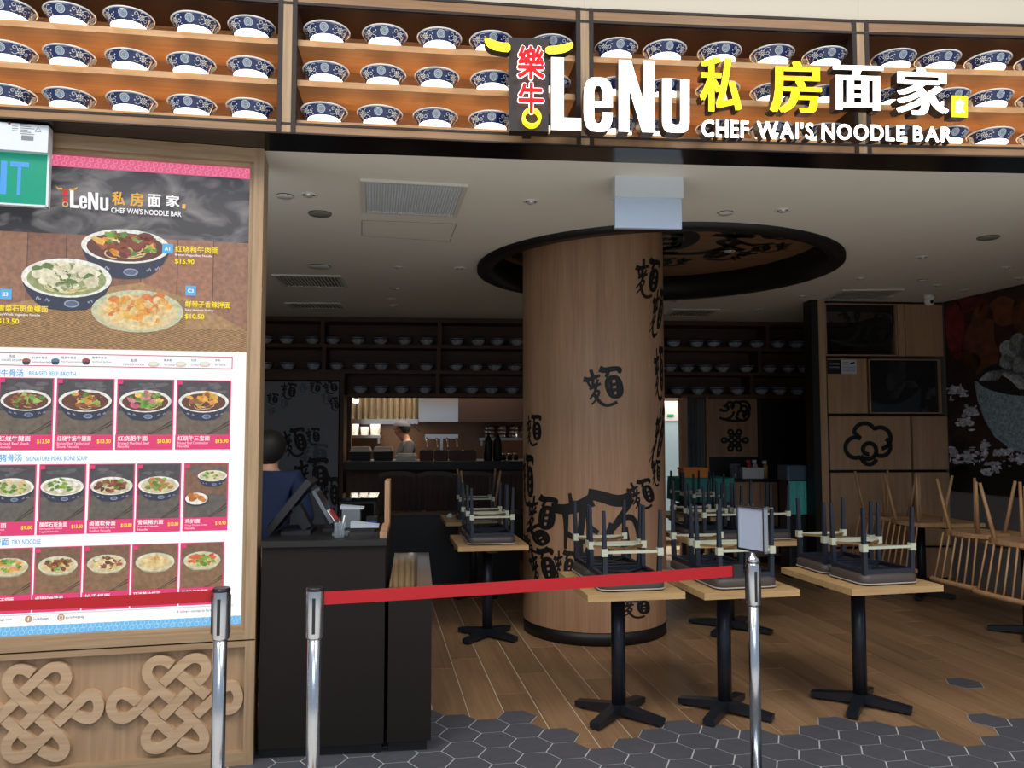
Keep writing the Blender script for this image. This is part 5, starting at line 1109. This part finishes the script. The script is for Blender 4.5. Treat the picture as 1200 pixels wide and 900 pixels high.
cc.ribbon([(a + (b - a) * i / n, .07 + .006 * sin(i * 2.4) + .004 * sin(i * 5.1)) for i in range(n + 1)], .003, 0, 1); cc.v = [(x, z_, .1 + y * (pz1 - .12)) for x, y, z_ in cc.v]; cc.build('curtain', M('grey_curtain', (92, 94, 98), .5, var=.25, scale=9), cu_)
op = thing('motif_panel', 'oak wall panel with black cloud and endless knot motifs', 'wall panel', borg2, BK.a); a, b = ub(830), ub(892.3); zt_, zl_ = z3 - .047, zb(860, 536)
MB().box(a, b, .16, .3, zl_, zt_).build('panel', m_oakz, op)
def cloud(fr, cx, cy, s, v0, par, mat, kind=0, wd=.02):
    """scrolled cloud outline built from arcs, centre and size in pixels"""
    Q = lambda pts: [fr.px(cx + x * s, cy - y * s, v0) for x, y in pts]
    if kind == 0:
        for pts in (arc(-.55, -.15, .4, 60, 290, 16) + arc(-.02, -.5, .3, 200, 340, 10), arc(-.55, -.15, .4, 60, 110, 4)[:1] + arc(-.2, .38, .42, 170, 30, 14) + arc(.4, .22, .42, 95, -80, 14), arc(.45, -.12, .36, 60, -130, 14), [(-.05 + (.16 + .22 * i / 30) * cos(radians(-80 - 14 * i)), -.24 + (.16 + .22 * i / 30) * sin(radians(-80 - 14 * i))) for i in range(31)]):
            MB().ribbon(Q(pts), wd, v0 - .006, v0).build('cloud_line', mat, par)
    else:
        for pts in ([(-1, -.3), (-.6, -.42), (-.2, -.2), (-.1, .1)], [(-1, .2), (-.6, .1), (-.4, .3), (-.55, .5), (-.75, .4)], arc(-.35, .45, .22, 220, -60, 14), arc(.05, .38, .3, 190, -40, 14), arc(.45, .3, .42, 120, -100, 16), arc(.42, -.05, .42, 40, -160, 14), arc(.35, -.1, .24, 200, -60, 12), arc(.5, .25, .2, 180, -120, 12), [(-.6, -.42), (-.1, -.5), (.3, -.46)]):
            MB().ribbon(Q(smoothp(pts, 1)), wd, v0 - .006, v0).build('cloud_line', mat, par)
cloud(BK, 862, 484, 19, .16, op, m_ink, 1, .035)
def knot(fr, cx, cy, s, v, par):
    Q = lambda pts: [fr.px(cx + x * s, cy - y * s * .8, v) for x, y in pts]
    for k in (-.5, 0, .5):
        j = k * .56; MB().ribbon(Q([(j - .5, -j - .5), (j + .5, -j + .5)]), .03, v - .006, v).build('knot_line', m_ink, par); MB().ribbon(Q([(j - .5, j + .5), (j + .5, j - .5)]), .03, v - .008, v).build('knot_line', m_ink, par)
    for x, y in ((-.9, 0), (.9, 0), (-.35, .85), (.35, .85), (-.35, -.85), (.35, -.85)): MB().ribbon(Q(arc(x, y, .2, 0, 360, 14, .24)), .03, v - .006, v).build('knot_loop', m_ink, par)
knot(BK, 861, 516, 14, .16, op)
dkd = thing('dark_doorway', 'black doorway beside the motif panel', 'doorway', borg2, BK.a); MB().box(ub(895.2), ub(950), .2, .31, 0, z3 - .047).build('dark_opening_fill', m_black, dkd); MB().box(ub(893), ub(895), .1, .31, 0, z3 - .047).build('jamb', m_backwoodz, dkd)  # black box stands in for the darkness inside the open doorway
sv = Fr(BK.w(0, -.55), 4.5); so_ = sv.w(0, 0, 0); zS = sv.px(870, 562)[1]
ss_ = thing('service_station', 'low oak service cupboard with a dark top by the back wall', 'cupboard', so_, sv.a); a, b = sv.px(849, 570)[0], sv.px(912, 570)[0]
MB().box(a, b, .02, .5, .08, zS - .03).build('body', m_oakz, ss_); MB().box(a - .01, b + .01, 0, .52, zS - .03, zS).build('worktop', m_black, ss_); MB().box(ub(830), ub(892.3), .16, .3, zS - .1, zl_ - .003).build('splashback', m_black, op)
for k in range(3): MB().box(a + (b - a) * k / 3 + .006, a + (b - a) * (k + 1) / 3 - .006, .005, .02, .1, zS - .05).build('door', m_oakz, ss_)
MB().box(a + .02, b - .02, .06, .48, 0, .08).build('plinth', m_black, ss_)
def on_sv(px, v=.3): u = sv.px(px, 560, v)[0]; return sv.w(u, v, zS)
t = thing('clear_tub', 'tall clear tub on the service cupboard', 'tub', on_sv(861)); MB().lathe([(.055, 0), (.065, .16), (.06, .16), (.05, .008), (.001, .008)], 18, cap=False).build('tub_wall', m_glass, t); MB().lathe([(.068, .16), (.068, .175), (.02, .18)], 18).build('lid', m_grpl, t)
t = thing('white_basket', 'white plastic basket holding bottles on the service cupboard', 'basket', on_sv(880)); MB().box(-.13, .13, -.1, -.09, 0, .13).box(-.13, .13, .09, .1, 0, .13).box(-.13, -.12, -.09, .09, 0, .13).box(.12, .13, -.09, .09, 0, .13).build('basket_wall', m_white, t); MB().box(-.12, .12, -.09, .09, 0, .01).build('basket_floor', m_white, t); MB().box(-.14, .14, -.11, -.1, .11, .13).build('rim', m_white, t)
for k, (px, c_, lab) in enumerate(((878, (190, 40, 50), 'red topped spray bottle standing in the white basket'), (885, (200, 180, 180), 'pale spray bottle standing in the white basket'), (897, (190, 160, 90), 'amber bottle at the end of the service cupboard'))):
    t = thing('spray_bottle', lab, 'bottle', (on_sv(px)[0], on_sv(px)[1], zS + (.011 if k < 2 else 0))); MB().lathe([(.03, 0), (.032, .1), (.03, .15), (.013, .18)], 14).build('bottle_body', M('spray_%d' % k, c_, .3), t); MB().box(-.035, .015, -.012, .012, .18, .215).build('trigger_head', M('spray_head_%d' % k, (200, 50, 60) if k == 0 else (225, 225, 225), .4), t)
tt = Fr(BK.w(0, -1.25), 4.5); m_teal = M('teal_cloth', (60, 148, 140), .8, var=.15, scale=20)
a, b = tt.px(797, 560)[0], tt.px(860, 560)[0]; zT_ = tt.px(820, 560)[1]
ts = thing('side_stand', 'dark stand under the teal cloth behind the stools', 'stand', tt.w((a + b) / 2, .25, 0), tt.a); hw = (b - a) / 2
MB().box(-hw + .02, hw - .02, -.23, .23, zT_ - .035, zT_ - .012).build('top_board', m_oak, ts)
for sx in (-1, 1):
    for sy in (-1, 1): MB().bar((sx * (hw - .05), sy * .2, 0), (sx * (hw - .05), sy * .2, zT_ - .03), .04).build('leg', m_black, ts)
cl = MB(); n = 30; zt0, zt1 = zT_ - .01, zT_ - .27
top = [(-hw, -.255), (hw, -.255), (hw, .255), (-hw, .255)]
cl.box(-hw, hw, -.25, .25, zt0 - .001, zt0 + .003)
for (x0, y0), (x1, y1) in zip(top, top[1:] + top[:1]):
    P = [(x0 + (x1 - x0) * i / n, y0 + (y1 - y0) * i / n) for i in range(n + 1)]; nx, ny = (y1 - y0), -(x1 - x0); l = sqrt(nx * nx + ny * ny); nx /= l; ny /= l
    vs = []
    for k, z in enumerate((zt0, zt0 - .1, zt1)):
        for i, (x, y) in enumerate(P): d = (.006 + .012 * sin(i * 1.3) * k / 2) if k else 0; vs.append((x + nx * d, y + ny * d, z))
    cl.add(vs, [(k * (n + 1) + i, k * (n + 1) + i + 1, (k + 1) * (n + 1) + i + 1, (k + 1) * (n + 1) + i) for k in range(2) for i in range(n)], True)
tag(cl.build('draped_cloth', m_teal, None, tt.w((a + b) / 2, .25, 0), tt.a), 'teal cloth draped over the stand behind the stools', 'cloth')
oc = tt.w(tt.px(812, 555, .2)[0], .2, zT_ - .005); t = thing('orange_crate', 'orange plastic crate on the teal cloth', 'crate', oc, tt.a); m_or = M('orange_plastic', (236, 138, 20), .4, emit=(236, 138, 20), es=.0, var=.05)
MB().box(-.14, .14, -.1, -.092, 0, .11).box(-.14, .14, .092, .1, 0, .11).box(-.14, -.132, -.092, .092, 0, .11).box(.132, .14, -.092, .092, 0, .11).box(-.132, .132, -.092, .092, 0, .008).build('crate_wall', m_or, t); MB().box(-.15, .15, -.11, -.1, .09, .11).box(-.15, .15, .1, .11, .09, .11).box(-.15, -.14, -.1, .1, .09, .11).box(.14, .15, -.1, .1, .09, .11).build('rim', m_or, t)
bn = Fr((0, 8.35), 4.5); c_ = bn.w(bn.px(939, 570)[0], .2); zN = bn.px(939, 546)[1]
t = thing('tall_bin', 'tall dark bin with a grey lid box by the partition', 'bin', (c_[0], c_[1], 0), bn.a); MB().prism(rrect(-.12, .12, -.12, .12, .03), 0, zN - .16, 'z').build('bin_body', m_black, t); MB().prism(rrect(-.13, .13, -.13, .13, .03), zN - .16, zN, 'z').build('lid_box', M('slate_plastic', (72, 88, 104), .4), t)
tw = MB(); n = 24; tw.ribbon([(-.11 + .2 * i / n, 0 + .008 * sin(i * 1.9)) for i in range(n + 1)], .006, 0, 1); tw.v = [(x, -.142 + y_, (zN - .17) - z * .36) for x, z, y_ in tw.v]
tag(tw.build('hanging_towel', M('turquoise_towel', (92, 190, 180), .9, var=.2, scale=40), None, (c_[0], c_[1], 0), bn.a), 'turquoise towel hanging from the tall bin', 'towel')
def Wj(c, lo, hi): f = random.uniform(lo, hi); return W(*[min(255, int(v * f)) for v in c])
# ============================================================ CLOUD PARTITION AND MURAL
porg = PT.w(0, 0, 0); up = lambda x, y=450: PT.px(x, y)[0]; zp = lambda y, x=1030: PT.px(x, y)[1]
m_part = WOOD('partition_oak', (196, 158, 122), (166, 130, 98), 'z', .5)
pt = thing('cloud_partition', 'oak panelled partition with a black cloud motif and glass openings', 'partition', porg, PT.a)
MB().box(up(950), up(958), -.05, .14, 0, HC).build('black_post', m_black, pt); MB().box(up(958.5), up(967), -.03, .14, 0, HC).build('oak_post', m_part, pt)
MB().box(up(967), 0, .03, .1, zp(364), HC).build('head_rail', m_black, pt)
ys = [(356, 417), (420.5, 484.5), (488, 550.5), (554, 640), (643, 730)]
def pnl(x0, x1, r, nm='oak_panel', mat=None, v0=0, v1=.1): return MB().box(up(x0), min(up(x1), -.005), v0, v1, max(zp(ys[r][1]), .02), zp(ys[r][0])).build(nm, mat or m_part, pt)
pnl(1063, 1107, 0); pnl(970, 1016, 1); pnl(971, 1065, 2); pnl(1068, 1112, 2); pnl(971, 1065, 3); pnl(1068, 1112, 3); pnl(971, 1065, 4); pnl(1068, 1112, 4)
MB().box(up(967), -.005, .045, .06, 0, zp(486)).build('backing', m_black, pt)
m_tint = M('smoked_glass', (30, 28, 28), .05, alpha=.22, var=0, coat=.5); m_mir = M('dark_mirror_glass', (26, 26, 30), .04, var=0, coat=1)
pnl(969, 1053, 0, 'glass_pane', m_tint, .04, .05); pnl(1019, 1103, 1, 'mirror_pane', m_mir, .04, .05)
for x0, x1, r in ((969, 1053, 0), (1019, 1103, 1)):
    a, b, z0, z1_ = up(x0), up(x1), zp(ys[r][1]), zp(ys[r][0]); MB().box(a, b, 0, .1, z1_ - .012, z1_).box(a, b, 0, .1, z0, z0 + .012).box(a, a + .012, 0, .1, z0, z1_).box(b - .012, b, 0, .1, z0, z1_).build('pane_frame', m_part, pt)
MB().box(up(1054), up(1062), 0, .1, zp(417), zp(356)).build('oak_panel', m_part, pt)
cloud(PT, 1019, 520, 30, -.001, pt, m_ink, 0, .045); cloud(PT, 1012, 386, 40, .038, pt, m_ink, 1, .03)
def sticker(x0, x1, c, lab, lines):
    t = thing('wall_notice', lab, 'notice', porg, PT.a); z0, z1_ = zp(438.5), zp(422); MB().box(up(x0), up(x1), -.004, -.001, z0, z1_).build('notice_sheet', M('notice_' + str(c[0]), c, .5, var=0), t)
    for i, (txt, h_) in enumerate(lines): put_text(MB(), txt, [(up(x0) + .02, z1_ - .055 - i * .035), (up(x1) - .02 - (.07 if c[0] > 100 and i == 0 else 0), z1_ - .055 - i * .035), (up(x1) - .02 - (.07 if c[0] > 100 and i == 0 else 0), z1_ - .055 - i * .035 + h_), (up(x0) + .02, z1_ - .055 - i * .035 + h_)], -.005, .01).build('notice_text', M('notice_text_' + str(c[0]), (220, 220, 220) if c[0] < 100 else (50, 54, 60), .5, var=0), t)
    if c[0] > 100: MB().prism([(up(x1) - .07, z1_ - .03), (up(x1) - .02, z1_ - .02), (up(x1) - .02, z1_ - .04), (up(x1) - .07, z1_ - .05)], -.006, -.004).build('camera_symbol', m_ink, t)
sticker(970, 986, (24, 24, 26), 'black notice sticker on the oak partition', [('NOTICE', .02), ('NO SMOKING', .016)]); sticker(986, 1004, (196, 200, 208), 'white CCTV notice sticker on the oak partition', [('CCTV', .03), ('SURVEILLANCE', .016), ('IN OPERATION', .012)])
m_mur = PRINT('mural_print', 0, .45, 9, .6); m_mur2 = PRINT('mural_fine_print', 0, .5, 40, .6)
mw = thing('noodle_bowl_mural', 'dark painted mural of a huge grey bowl with white splashes', 'mural', MW.w(0, 0, 0), MW.a)
zM = MW.px(1113, 575)[1]; g_ = MB(); g_.cc = W(56, 36, 30); g_.box(.012, 4.2, -.012, -.001, zM, HC - .004); g_.build('mural_ground', m_mur, mw)
q_ = lambda pts: [MW.px(x, y, -.013) for x, y in pts]
def mblob(m, x, y, rx, ry, k, c, n=18, jag=.3):
    P = []
    for i in range(n): t = 2 * pi * i / n; s = 1 + random.uniform(-jag, jag); P.append((x + rx * s * cos(t), y + ry * s * sin(t)))
    m.cc = c; vs = [(max(.016, u_), min(HC - .008, max(zM + .004, z_))) for u_, z_ in (MW.px(px, py, -.013) for px, py in smoothp(P, 1, True))]; m.flat(vs, -.013 - .0006 * k)
md = MB()
for x, y, rx, ry, c in ((1120, 385, 14, 34, (122, 38, 40)), (1138, 356, 20, 10, (96, 34, 32)), (1150, 400, 20, 40, (104, 62, 38)), (1180, 366, 24, 18, (116, 66, 40)), (1130, 425, 16, 18, (58, 34, 24)), (1215, 380, 30, 40, (84, 50, 30)), (1170, 560, 60, 24, (24, 20, 20)), (1122, 545, 16, 28, (22, 18, 20)), (1240, 545, 40, 26, (30, 24, 22))): mblob(md, x, y, rx, ry, 1, W(*c))
md.build('colour_wash', m_mur, mw)['kind'] = 'stuff'
bw_ = MB(); bw_.cc = W(150, 172, 182); bw_.flat(q_([(1142, 447), (1146, 470), (1154, 492), (1166, 512), (1184, 526), (1210, 534), (1240, 530), (1268, 510), (1286, 480), (1294, 440)]), -.0155); bw_.build('painted_bowl', m_mur2, mw)
rm = MB(); rm.cc = W(40, 38, 38); rm.flat(q_(smoothp([(1142, 447), (1150, 434), (1170, 424), (1215, 414), (1270, 418), (1294, 440), (1270, 455), (1210, 466), (1165, 460)], 2, True)), -.0165)
for i in range(9): t = i / 9; rm.cc = Wj((160, 166, 170), .7, 1.2); pts = smoothp([(1148 + t * 22, 446), (1160 + t * 24, 434 - t * 4), (1180 + t * 30, 440), (1196 + t * 30, 456)], 2); rm.ribbon([MW.px(x, y, -.0168) for x, y in pts], .02, -.0172, -.0168)
rm.build('painted_noodles', m_mur2, mw)
fw_ = MB()
for (x, y, rx, ry) in ((1182, 410, 10, 12), (1194, 404, 11, 14), (1206, 408, 12, 16), (1180, 424, 9, 9), (1196, 426, 12, 12), (1212, 428, 14, 14)): mblob(fw_, x, y, rx, ry, 8, Wj((150, 156, 160), .8, 1.15), 12, .12)
fw_.build('painted_hand', m_mur2, mw)
sp = MB()
for cx, cy, n_, sx_, sy_ in ((1122, 458, 16, 13, 7), (1138, 482, 14, 9, 7), (1132, 494, 12, 9, 5), (1154, 523, 8, 4, 9), (1178, 530, 14, 14, 4), (1135, 536, 14, 18, 8), (1165, 548, 10, 12, 8), (1196, 538, 10, 12, 5), (1230, 545, 16, 22, 7), (1118, 530, 8, 5, 6)):
    for _ in range(n_ * 3): mblob(sp, cx + random.gauss(0, sx_ * .5), max(340, cy + random.gauss(0, sy_ * .5)), random.uniform(.8, 4.4), random.uniform(.6, 2.8), 9 + random.randint(0, 4), Wj((226, 230, 244), .75, 1.1), 9, .4)
sp.build('white_splash', m_mur2, mw)['kind'] = 'stuff'
# ============================================================ CEILING FIXTURES
m_trim = M('white_trim', (214, 212, 206), .5, var=.02); m_refl = M('lamp_reflector', (240, 240, 238), .15, .6, var=0); m_dim = M('dark_lamp_well', (26, 24, 22), .5, var=0)
m_slot = M('vent_dark', (48, 46, 44), .6, var=0)
dl = None
for k, (x, y) in enumerate([(362, 228), (622, 236), (917, 246), (467, 313), (539, 314), (464, 338), (459, 350), (461, 358), (1081, 301), (1180, 313), (1099, 334), (1131, 340), (1195, 326), (1009, 326), (941, 347), (1042, 348), (790, 352), (890, 363)]):
    p = onz(x, y, HC); lab = ['recessed downlight by the ceiling grille panel', 'recessed downlight between grille panel and pale sign box', 'recessed downlight near the recess rim and pale sign box',
        'recessed downlight beside the round access cover, towards the pillar', 'recessed downlight next to the black recess rim, hatch side', 'recessed downlight before the hatch, third from the back shelving', 'recessed downlight before the hatch, second from the back shelving', 'recessed downlight before the hatch, first from the back shelving',
        'recessed downlight between the mural speaker and the recess rim', 'recessed downlight nearest the round speaker by the mural', 'recessed downlight just before the security camera', 'recessed downlight beside the security camera, mural side', 'recessed downlight tight against the mural wall',
        'recessed downlight before the air vent over the partition', 'recessed downlight beside the partition air vent, pillar side', 'recessed downlight beside the partition air vent, camera side', 'recessed downlight beside the pillar past the far recess rim', 'recessed downlight between the pillar air vent and the partition'][k]
    if dl is None:
        dl = thing('recessed_downlight', lab, 'downlight', p, 0, 'ceiling downlights')
        MB().lathe([(.05, 0), (.05, -.006), (.04, -.008), (.036, -.002)], 24, cap=False).build('trim_ring', m_trim, dl); MB().lathe([(.04, -.001), (.001, -.0015)], 24, cap=False).build('lamp_well', m_dim, dl)
        MB().lathe([(.026, -.002), (.019, -.016), (.001, -.018)], 16, cap=False).build('lamp_reflector', m_refl, dl)
    else: dup(dl, p, 0, lab)
p = RC; dup(dl, (onz(855, 294, HC + .2)[0], onz(855, 294, HC + .2)[1], HC + .2), 0, 'downlight inside the round ceiling recess')
dl['group'] = 'ceiling downlights'
for k, (x, y, r_, lab) in enumerate(((334, 229, .05, 'flat round cover plate near the menu board'), (375, 250, .075, 'round grey ceiling speaker left of the grille panel'), (374, 312, .1, 'round access cover above the slatted air vents'), (850, 249, .05, 'flat round cover plate beside the recess rim'), (1158, 278, .075, 'round grey ceiling speaker near the mural'), (1081, 328, .05, 'flat round cover near the security camera'))):
    t = thing('ceiling_disc', lab, 'ceiling disc', onz(x, y, HC)); sp_ = k in (1, 4)
    MB().lathe([(r_, 0), (r_, -.006), (r_ * .92, -.012), (.001, -.013)], 28, cap=False).build('cover', M('speaker_grille', (128, 126, 120), .6) if sp_ else m_trim, t); MB().lathe([(r_ * .98, -.007), (r_ * 1.02, -.004), (r_ * 1.02, 0)], 28, cap=False).build('edge_ring', m_slot, t)
def vent(pxs, lab, nslat, name='air_vent', filt=False):
    P = [onz(x, y, HC) for x, y in pxs]; cx, cy = sum(p[0] for p in P) / 4, sum(p[1] for p in P) / 4
    an = atan2(P[1][1] - P[0][1] + P[2][1] - P[3][1], P[1][0] - P[0][0] + P[2][0] - P[3][0]); w_ = (math.dist(P[0], P[1]) + math.dist(P[3], P[2])) / 4; l_ = (math.dist(P[0], P[3]) + math.dist(P[1], P[2])) / 4
    t = thing(name, lab, 'air vent', (cx, cy, HC), an); e = .03
    MB().box(-w_, w_, -l_, -l_ + e, -.014, 0).box(-w_, w_, l_ - e, l_, -.014, 0).box(-w_, -w_ + e, -l_ + e, l_ - e, -.014, 0).box(w_ - e, w_, -l_ + e, l_ - e, -.014, 0).build('frame', m_trim, t)
    MB().box(-w_ + e, w_ - e, -l_ + e, l_ - e, -.002, 0).build('backing', m_slot if not filt else M('filter_mesh', (214, 224, 236), .6), t)
    for i in range(nslat):
        a = -w_ + e + (2 * w_ - 2 * e) * (i + .5) / nslat
        MB().bar((a, -l_ + e, -.008), (a, l_ - e, -.008), .012 if not filt else .008, .01).build('slat', m_trim if not filt else M('filter_slat', (236, 242, 248), .5), t)
vent([(422, 210), (551, 216), (533, 253), (424, 247)], 'square ceiling return grille with fine ribs near the header', 34, 'return_grille', True)
vent([(319, 321), (402, 323), (406, 336), (331, 335)], 'slatted air vent on the ceiling above the grey panel', 18); vent([(335, 354), (401, 355), (404, 361), (341, 361)], 'slatted air vent tight against the back shelving', 14)
vent([(985, 339), (1055, 339), (1035, 350), (965, 351)], 'air vent on the ceiling above the cloud partition', 14); vent([(790, 362), (843, 362), (830, 370), (774, 370)], 'air vent on the ceiling right of the pillar', 12)
hp_ = [onz(x, y, HC) for x, y in ((424, 258), (535, 262), (527, 283), (424, 276))]; hm_ = MB()
for a, b in zip(hp_, hp_[1:] + hp_[:1]): hm_.bar((a[0], a[1], HC - .001), (b[0], b[1], HC - .001), .005, .003)
tag(hm_.build('ceiling_hatch', M('hatch_line', (150, 146, 136), .7)), 'thin outlined access hatch behind the ceiling grille', 'hatch')
p = onz(1083, 348, HC); t = thing('security_camera', 'white dome security camera at the ceiling over the partition', 'camera', (p[0], p[1] - .1, HC)); MB().lathe([(.055, 0), (.055, -.03), (.05, -.04)], 24).build('mount', m_white, t); MB().lathe([(.045, -.035), (.05, -.06), (.045, -.09), (.03, -.105), (.001, -.11)], 24).build('dome', m_white, t); MB().lathe([(.018, -.045), (.018, -.052)], 14, (0, 0, -.075), ax='y').build('lens', m_dim, t)
# ============================================================ PEOPLE
def skin_obj(name, V, E_, R_, mat, parent, root=0):
    me = bpy.data.meshes.new(name); me.from_pydata(V, E_, []); me.materials.append(mat); o = ob(name, me, parent)
    m = o.modifiers.new('skin', 'SKIN'); m.use_smooth_shade = True
    for i, r in enumerate(R_):
        sv_ = me.skin_vertices[0].data[i]; sv_.radius = r if isinstance(r, tuple) else (r, r); sv_.use_root = (i == root)
    s2_ = o.modifiers.new('sub', 'SUBSURF'); s2_.levels = 2; s2_.render_levels = 2; return o
def person(loc, rz, k, label, shirtc, pantc, hairc, arms, head_pitch=0, cap=None, apron=None):
    t = thing('person', label, 'person', loc, rz); S = lambda p: tuple(c * k for c in p); skin = M('skin', (196, 146, 118), .5, var=.05)
    hy = -.02 - head_pitch * .06
    V = [(0, 0, .95), (0, .01, 1.14), (0, .01, 1.32), (0, .015, 1.46), (0, hy * .5, 1.52), (0, hy, 1.585), (0, hy, 1.645), (0, hy + .01, 1.70)]; R_ = [(.15, .11), (.13, .1), (.155, .105), (.06, .06), (.056, .06), (.07, .085), (.076, .095), (.05, .06)]
    E_ = [(i, i + 1) for i in range(7)]
    def ch(frm, pts, rs_):
        f = frm
        for p, r in zip(pts, rs_): V.append(p); R_.append(r); E_.append((f, len(V) - 1)); f = len(V) - 1
        return f
    ch(5, [(0, hy - .098, 1.60)], [.014])                          # nose
    for s in (-1, 1):
        ch(6, [(s * .078, hy + .015, 1.615)], [.016])             # ears
        sh_, el, wr = (s * .185, .01, 1.41), arms[s][0], arms[s][1]
        w_ = ch(2, [sh_, el, wr], [.056, .043, .031]); d = [wr[i] - el[i] for i in range(3)]; l = sqrt(sum(q * q for q in d)); d = [q / l for q in d]
        pm__ = tuple(wr[i] + d[i] * .06 for i in range(3)); pa = ch(w_, [pm__], [(.036, .018)])
        for j, (off, ln_) in enumerate(((-.03, .07), (-.01, .08), (.01, .075), (.03, .06))): b_ = (pm__[0] + off * (1 if abs(d[2]) > .5 else .9), pm__[1] + (off if abs(d[0]) > .6 else 0), pm__[2]); ch(pa, [tuple(b_[i] + d[i] * .02 for i in range(3)), tuple(b_[i] + d[i] * ln_ - (.02 if i == 2 else 0) for i in range(3))], [.009, .0075])
        ch(w_, [(wr[0] - s * .035, wr[1] + d[1] * .05, wr[2] + d[2] * .04), (wr[0] - s * .045, wr[1] + d[1] * .085, wr[2] + d[2] * .07 - .01)], [.01, .008])
        ch(0, [(s * .095, 0, .86), (s * .1, -.005, .5), (s * .1, .02, .09), (s * .105, -.11, .04)], [.085, .058, .042, .035])
    skin_obj('body', [S(v) for v in V], E_, [tuple(q * k for q in r) if isinstance(r, tuple) else r * k for r in R_], skin, t)
    v, e, r = [(0, 0, .93), (0, .01, 1.14), (0, .01, 1.33), (0, .012, 1.45)], [(0, 1), (1, 2), (2, 3)], [(.17, .13), (.15, .12), (.172, .122), (.075, .075)]
    for s in (-1, 1): n_ = len(v); el, wr = arms[s]; md_ = tuple(el[i] + (wr[i] - el[i]) * (.12 if not cap else .8) for i in range(3)); v += [(s * .188, .01, 1.415), el, md_]; r += [.074, .062, .055 if not cap else .044]; e += [(2, n_), (n_, n_ + 1), (n_ + 1, n_ + 2)]
    skin_obj('shirt', [S(p) for p in v], e, [tuple(q * k for q in x) if isinstance(x, tuple) else x * k for x in r], M('shirt_' + str(shirtc[2]), shirtc, .8, var=.1), t)
    v, e, r = [(0, 0, .95)], [], [(.168, .125)]
    for s in (-1, 1): n_ = len(v); v += [(s * .097, 0, .85), (s * .102, -.005, .5), (s * .102, .02, .1)]; r += [.1, .075, .062]; e += [(0, n_), (n_, n_ + 1), (n_ + 1, n_ + 2)]
    skin_obj('trousers', [S(p) for p in v], e, [tuple(q * k for q in x) if isinstance(x, tuple) else x * k for x in r], M('trousers_' + str(pantc[0]), pantc, .8), t)
    hm2 = MB(); cz = 1.655; n = 22; rows_ = 9; vs = []
    for j in range(rows_ + 1):
        th = (pi * .68) * j / rows_
        for i in range(n):
            a = 2 * pi * i / n; fr_ = max(0, -sin(a)); th2 = th * (1 - .46 * fr_) if not cap else th * (1 - .62 * fr_); back = max(0, sin(a))
            th2 *= 1 + (.3 if not cap else .1) * back; hw_ = 1.1 if not cap else 1.0; vs.append(S((.098 * hw_ * sin(th2) * cos(a), hy + .012 + .115 * hw_ * sin(th2) * sin(a), cz - .02 + (.105 if th2 < pi / 2 or cap else .15) * cos(th2))))
    hm2.add(vs, [(j * n + i, j * n + (i + 1) % n, (j + 1) * n + (i + 1) % n, (j + 1) * n + i) for j in range(rows_) for i in range(n)], True); hm2.build('hair', M('hair_black', hairc, .6), t)
    ey = MB()
    for s in (-1, 1): ey.lathe([(.001, -.006), (.008, -.004), (.011, 0)], 10, S((s * .032, hy - .089, 1.625)), ax='y', cap=False)
    ey.build('eyes', m_ink, t); MB().box(-.022 * k, .022 * k, (hy - .088) * k, (hy - .08) * k, 1.557 * k, 1.563 * k).build('mouth', M('lips', (150, 86, 78), .5), t)
    if cap:
        c = MB(); vs = []
        for j in range(7):
            th = pi * .5 * j / 6
            for i in range(n): a = 2 * pi * i / n; vs.append(S((.105 * sin(th) * cos(a), hy + .01 + .122 * sin(th) * sin(a), 1.665 + .085 * cos(th))))
        c.add(vs, [(j * n + i, j * n + (i + 1) % n, (j + 1) * n + (i + 1) % n, (j + 1) * n + i) for j in range(6) for i in range(n)], True)
        c.add([S(p) for p in ((-.03, .12, 1.70), (.03, .12, 1.70), (.06, .19, 1.60), (0, .2, 1.585), (-.06, .19, 1.60), (-.03, .13, 1.66), (.03, .13, 1.66))], [(0, 1, 2, 3, 4), (5, 4, 3, 2, 6), (0, 5, 4), (1, 6, 2)]); c.build('chef_cap', M('charcoal_cap', cap, .8), t)
    return t
d5 = 4.9; px_ = 316
person(((px_ - 600) / F * d5, d5, 0), radians(175), .925, 'person in a blue shirt with black hair, back turned, behind the cashier counter', (14, 32, 68), (30, 30, 36), (14, 12, 12), {-1: ((-.26, -.02, 1.15), (-.2, -.2, 1.05)), 1: ((.26, -.02, 1.15), (.2, -.2, 1.05))})
kc_ = BK.w(ub(474, 505, 1.05), 1.05)
person((kc_[0] + .02, kc_[1], 0), radians(-70), 1.0, 'person in a charcoal chef jacket and cap, working at the kitchen hatch', (70, 72, 80), (34, 34, 38), (20, 16, 14), {-1: ((-.24, -.06, 1.14), (-.16, -.28, 1.1)), 1: ((.24, -.06, 1.14), (.16, -.28, 1.1))}, .8, (84, 86, 94))
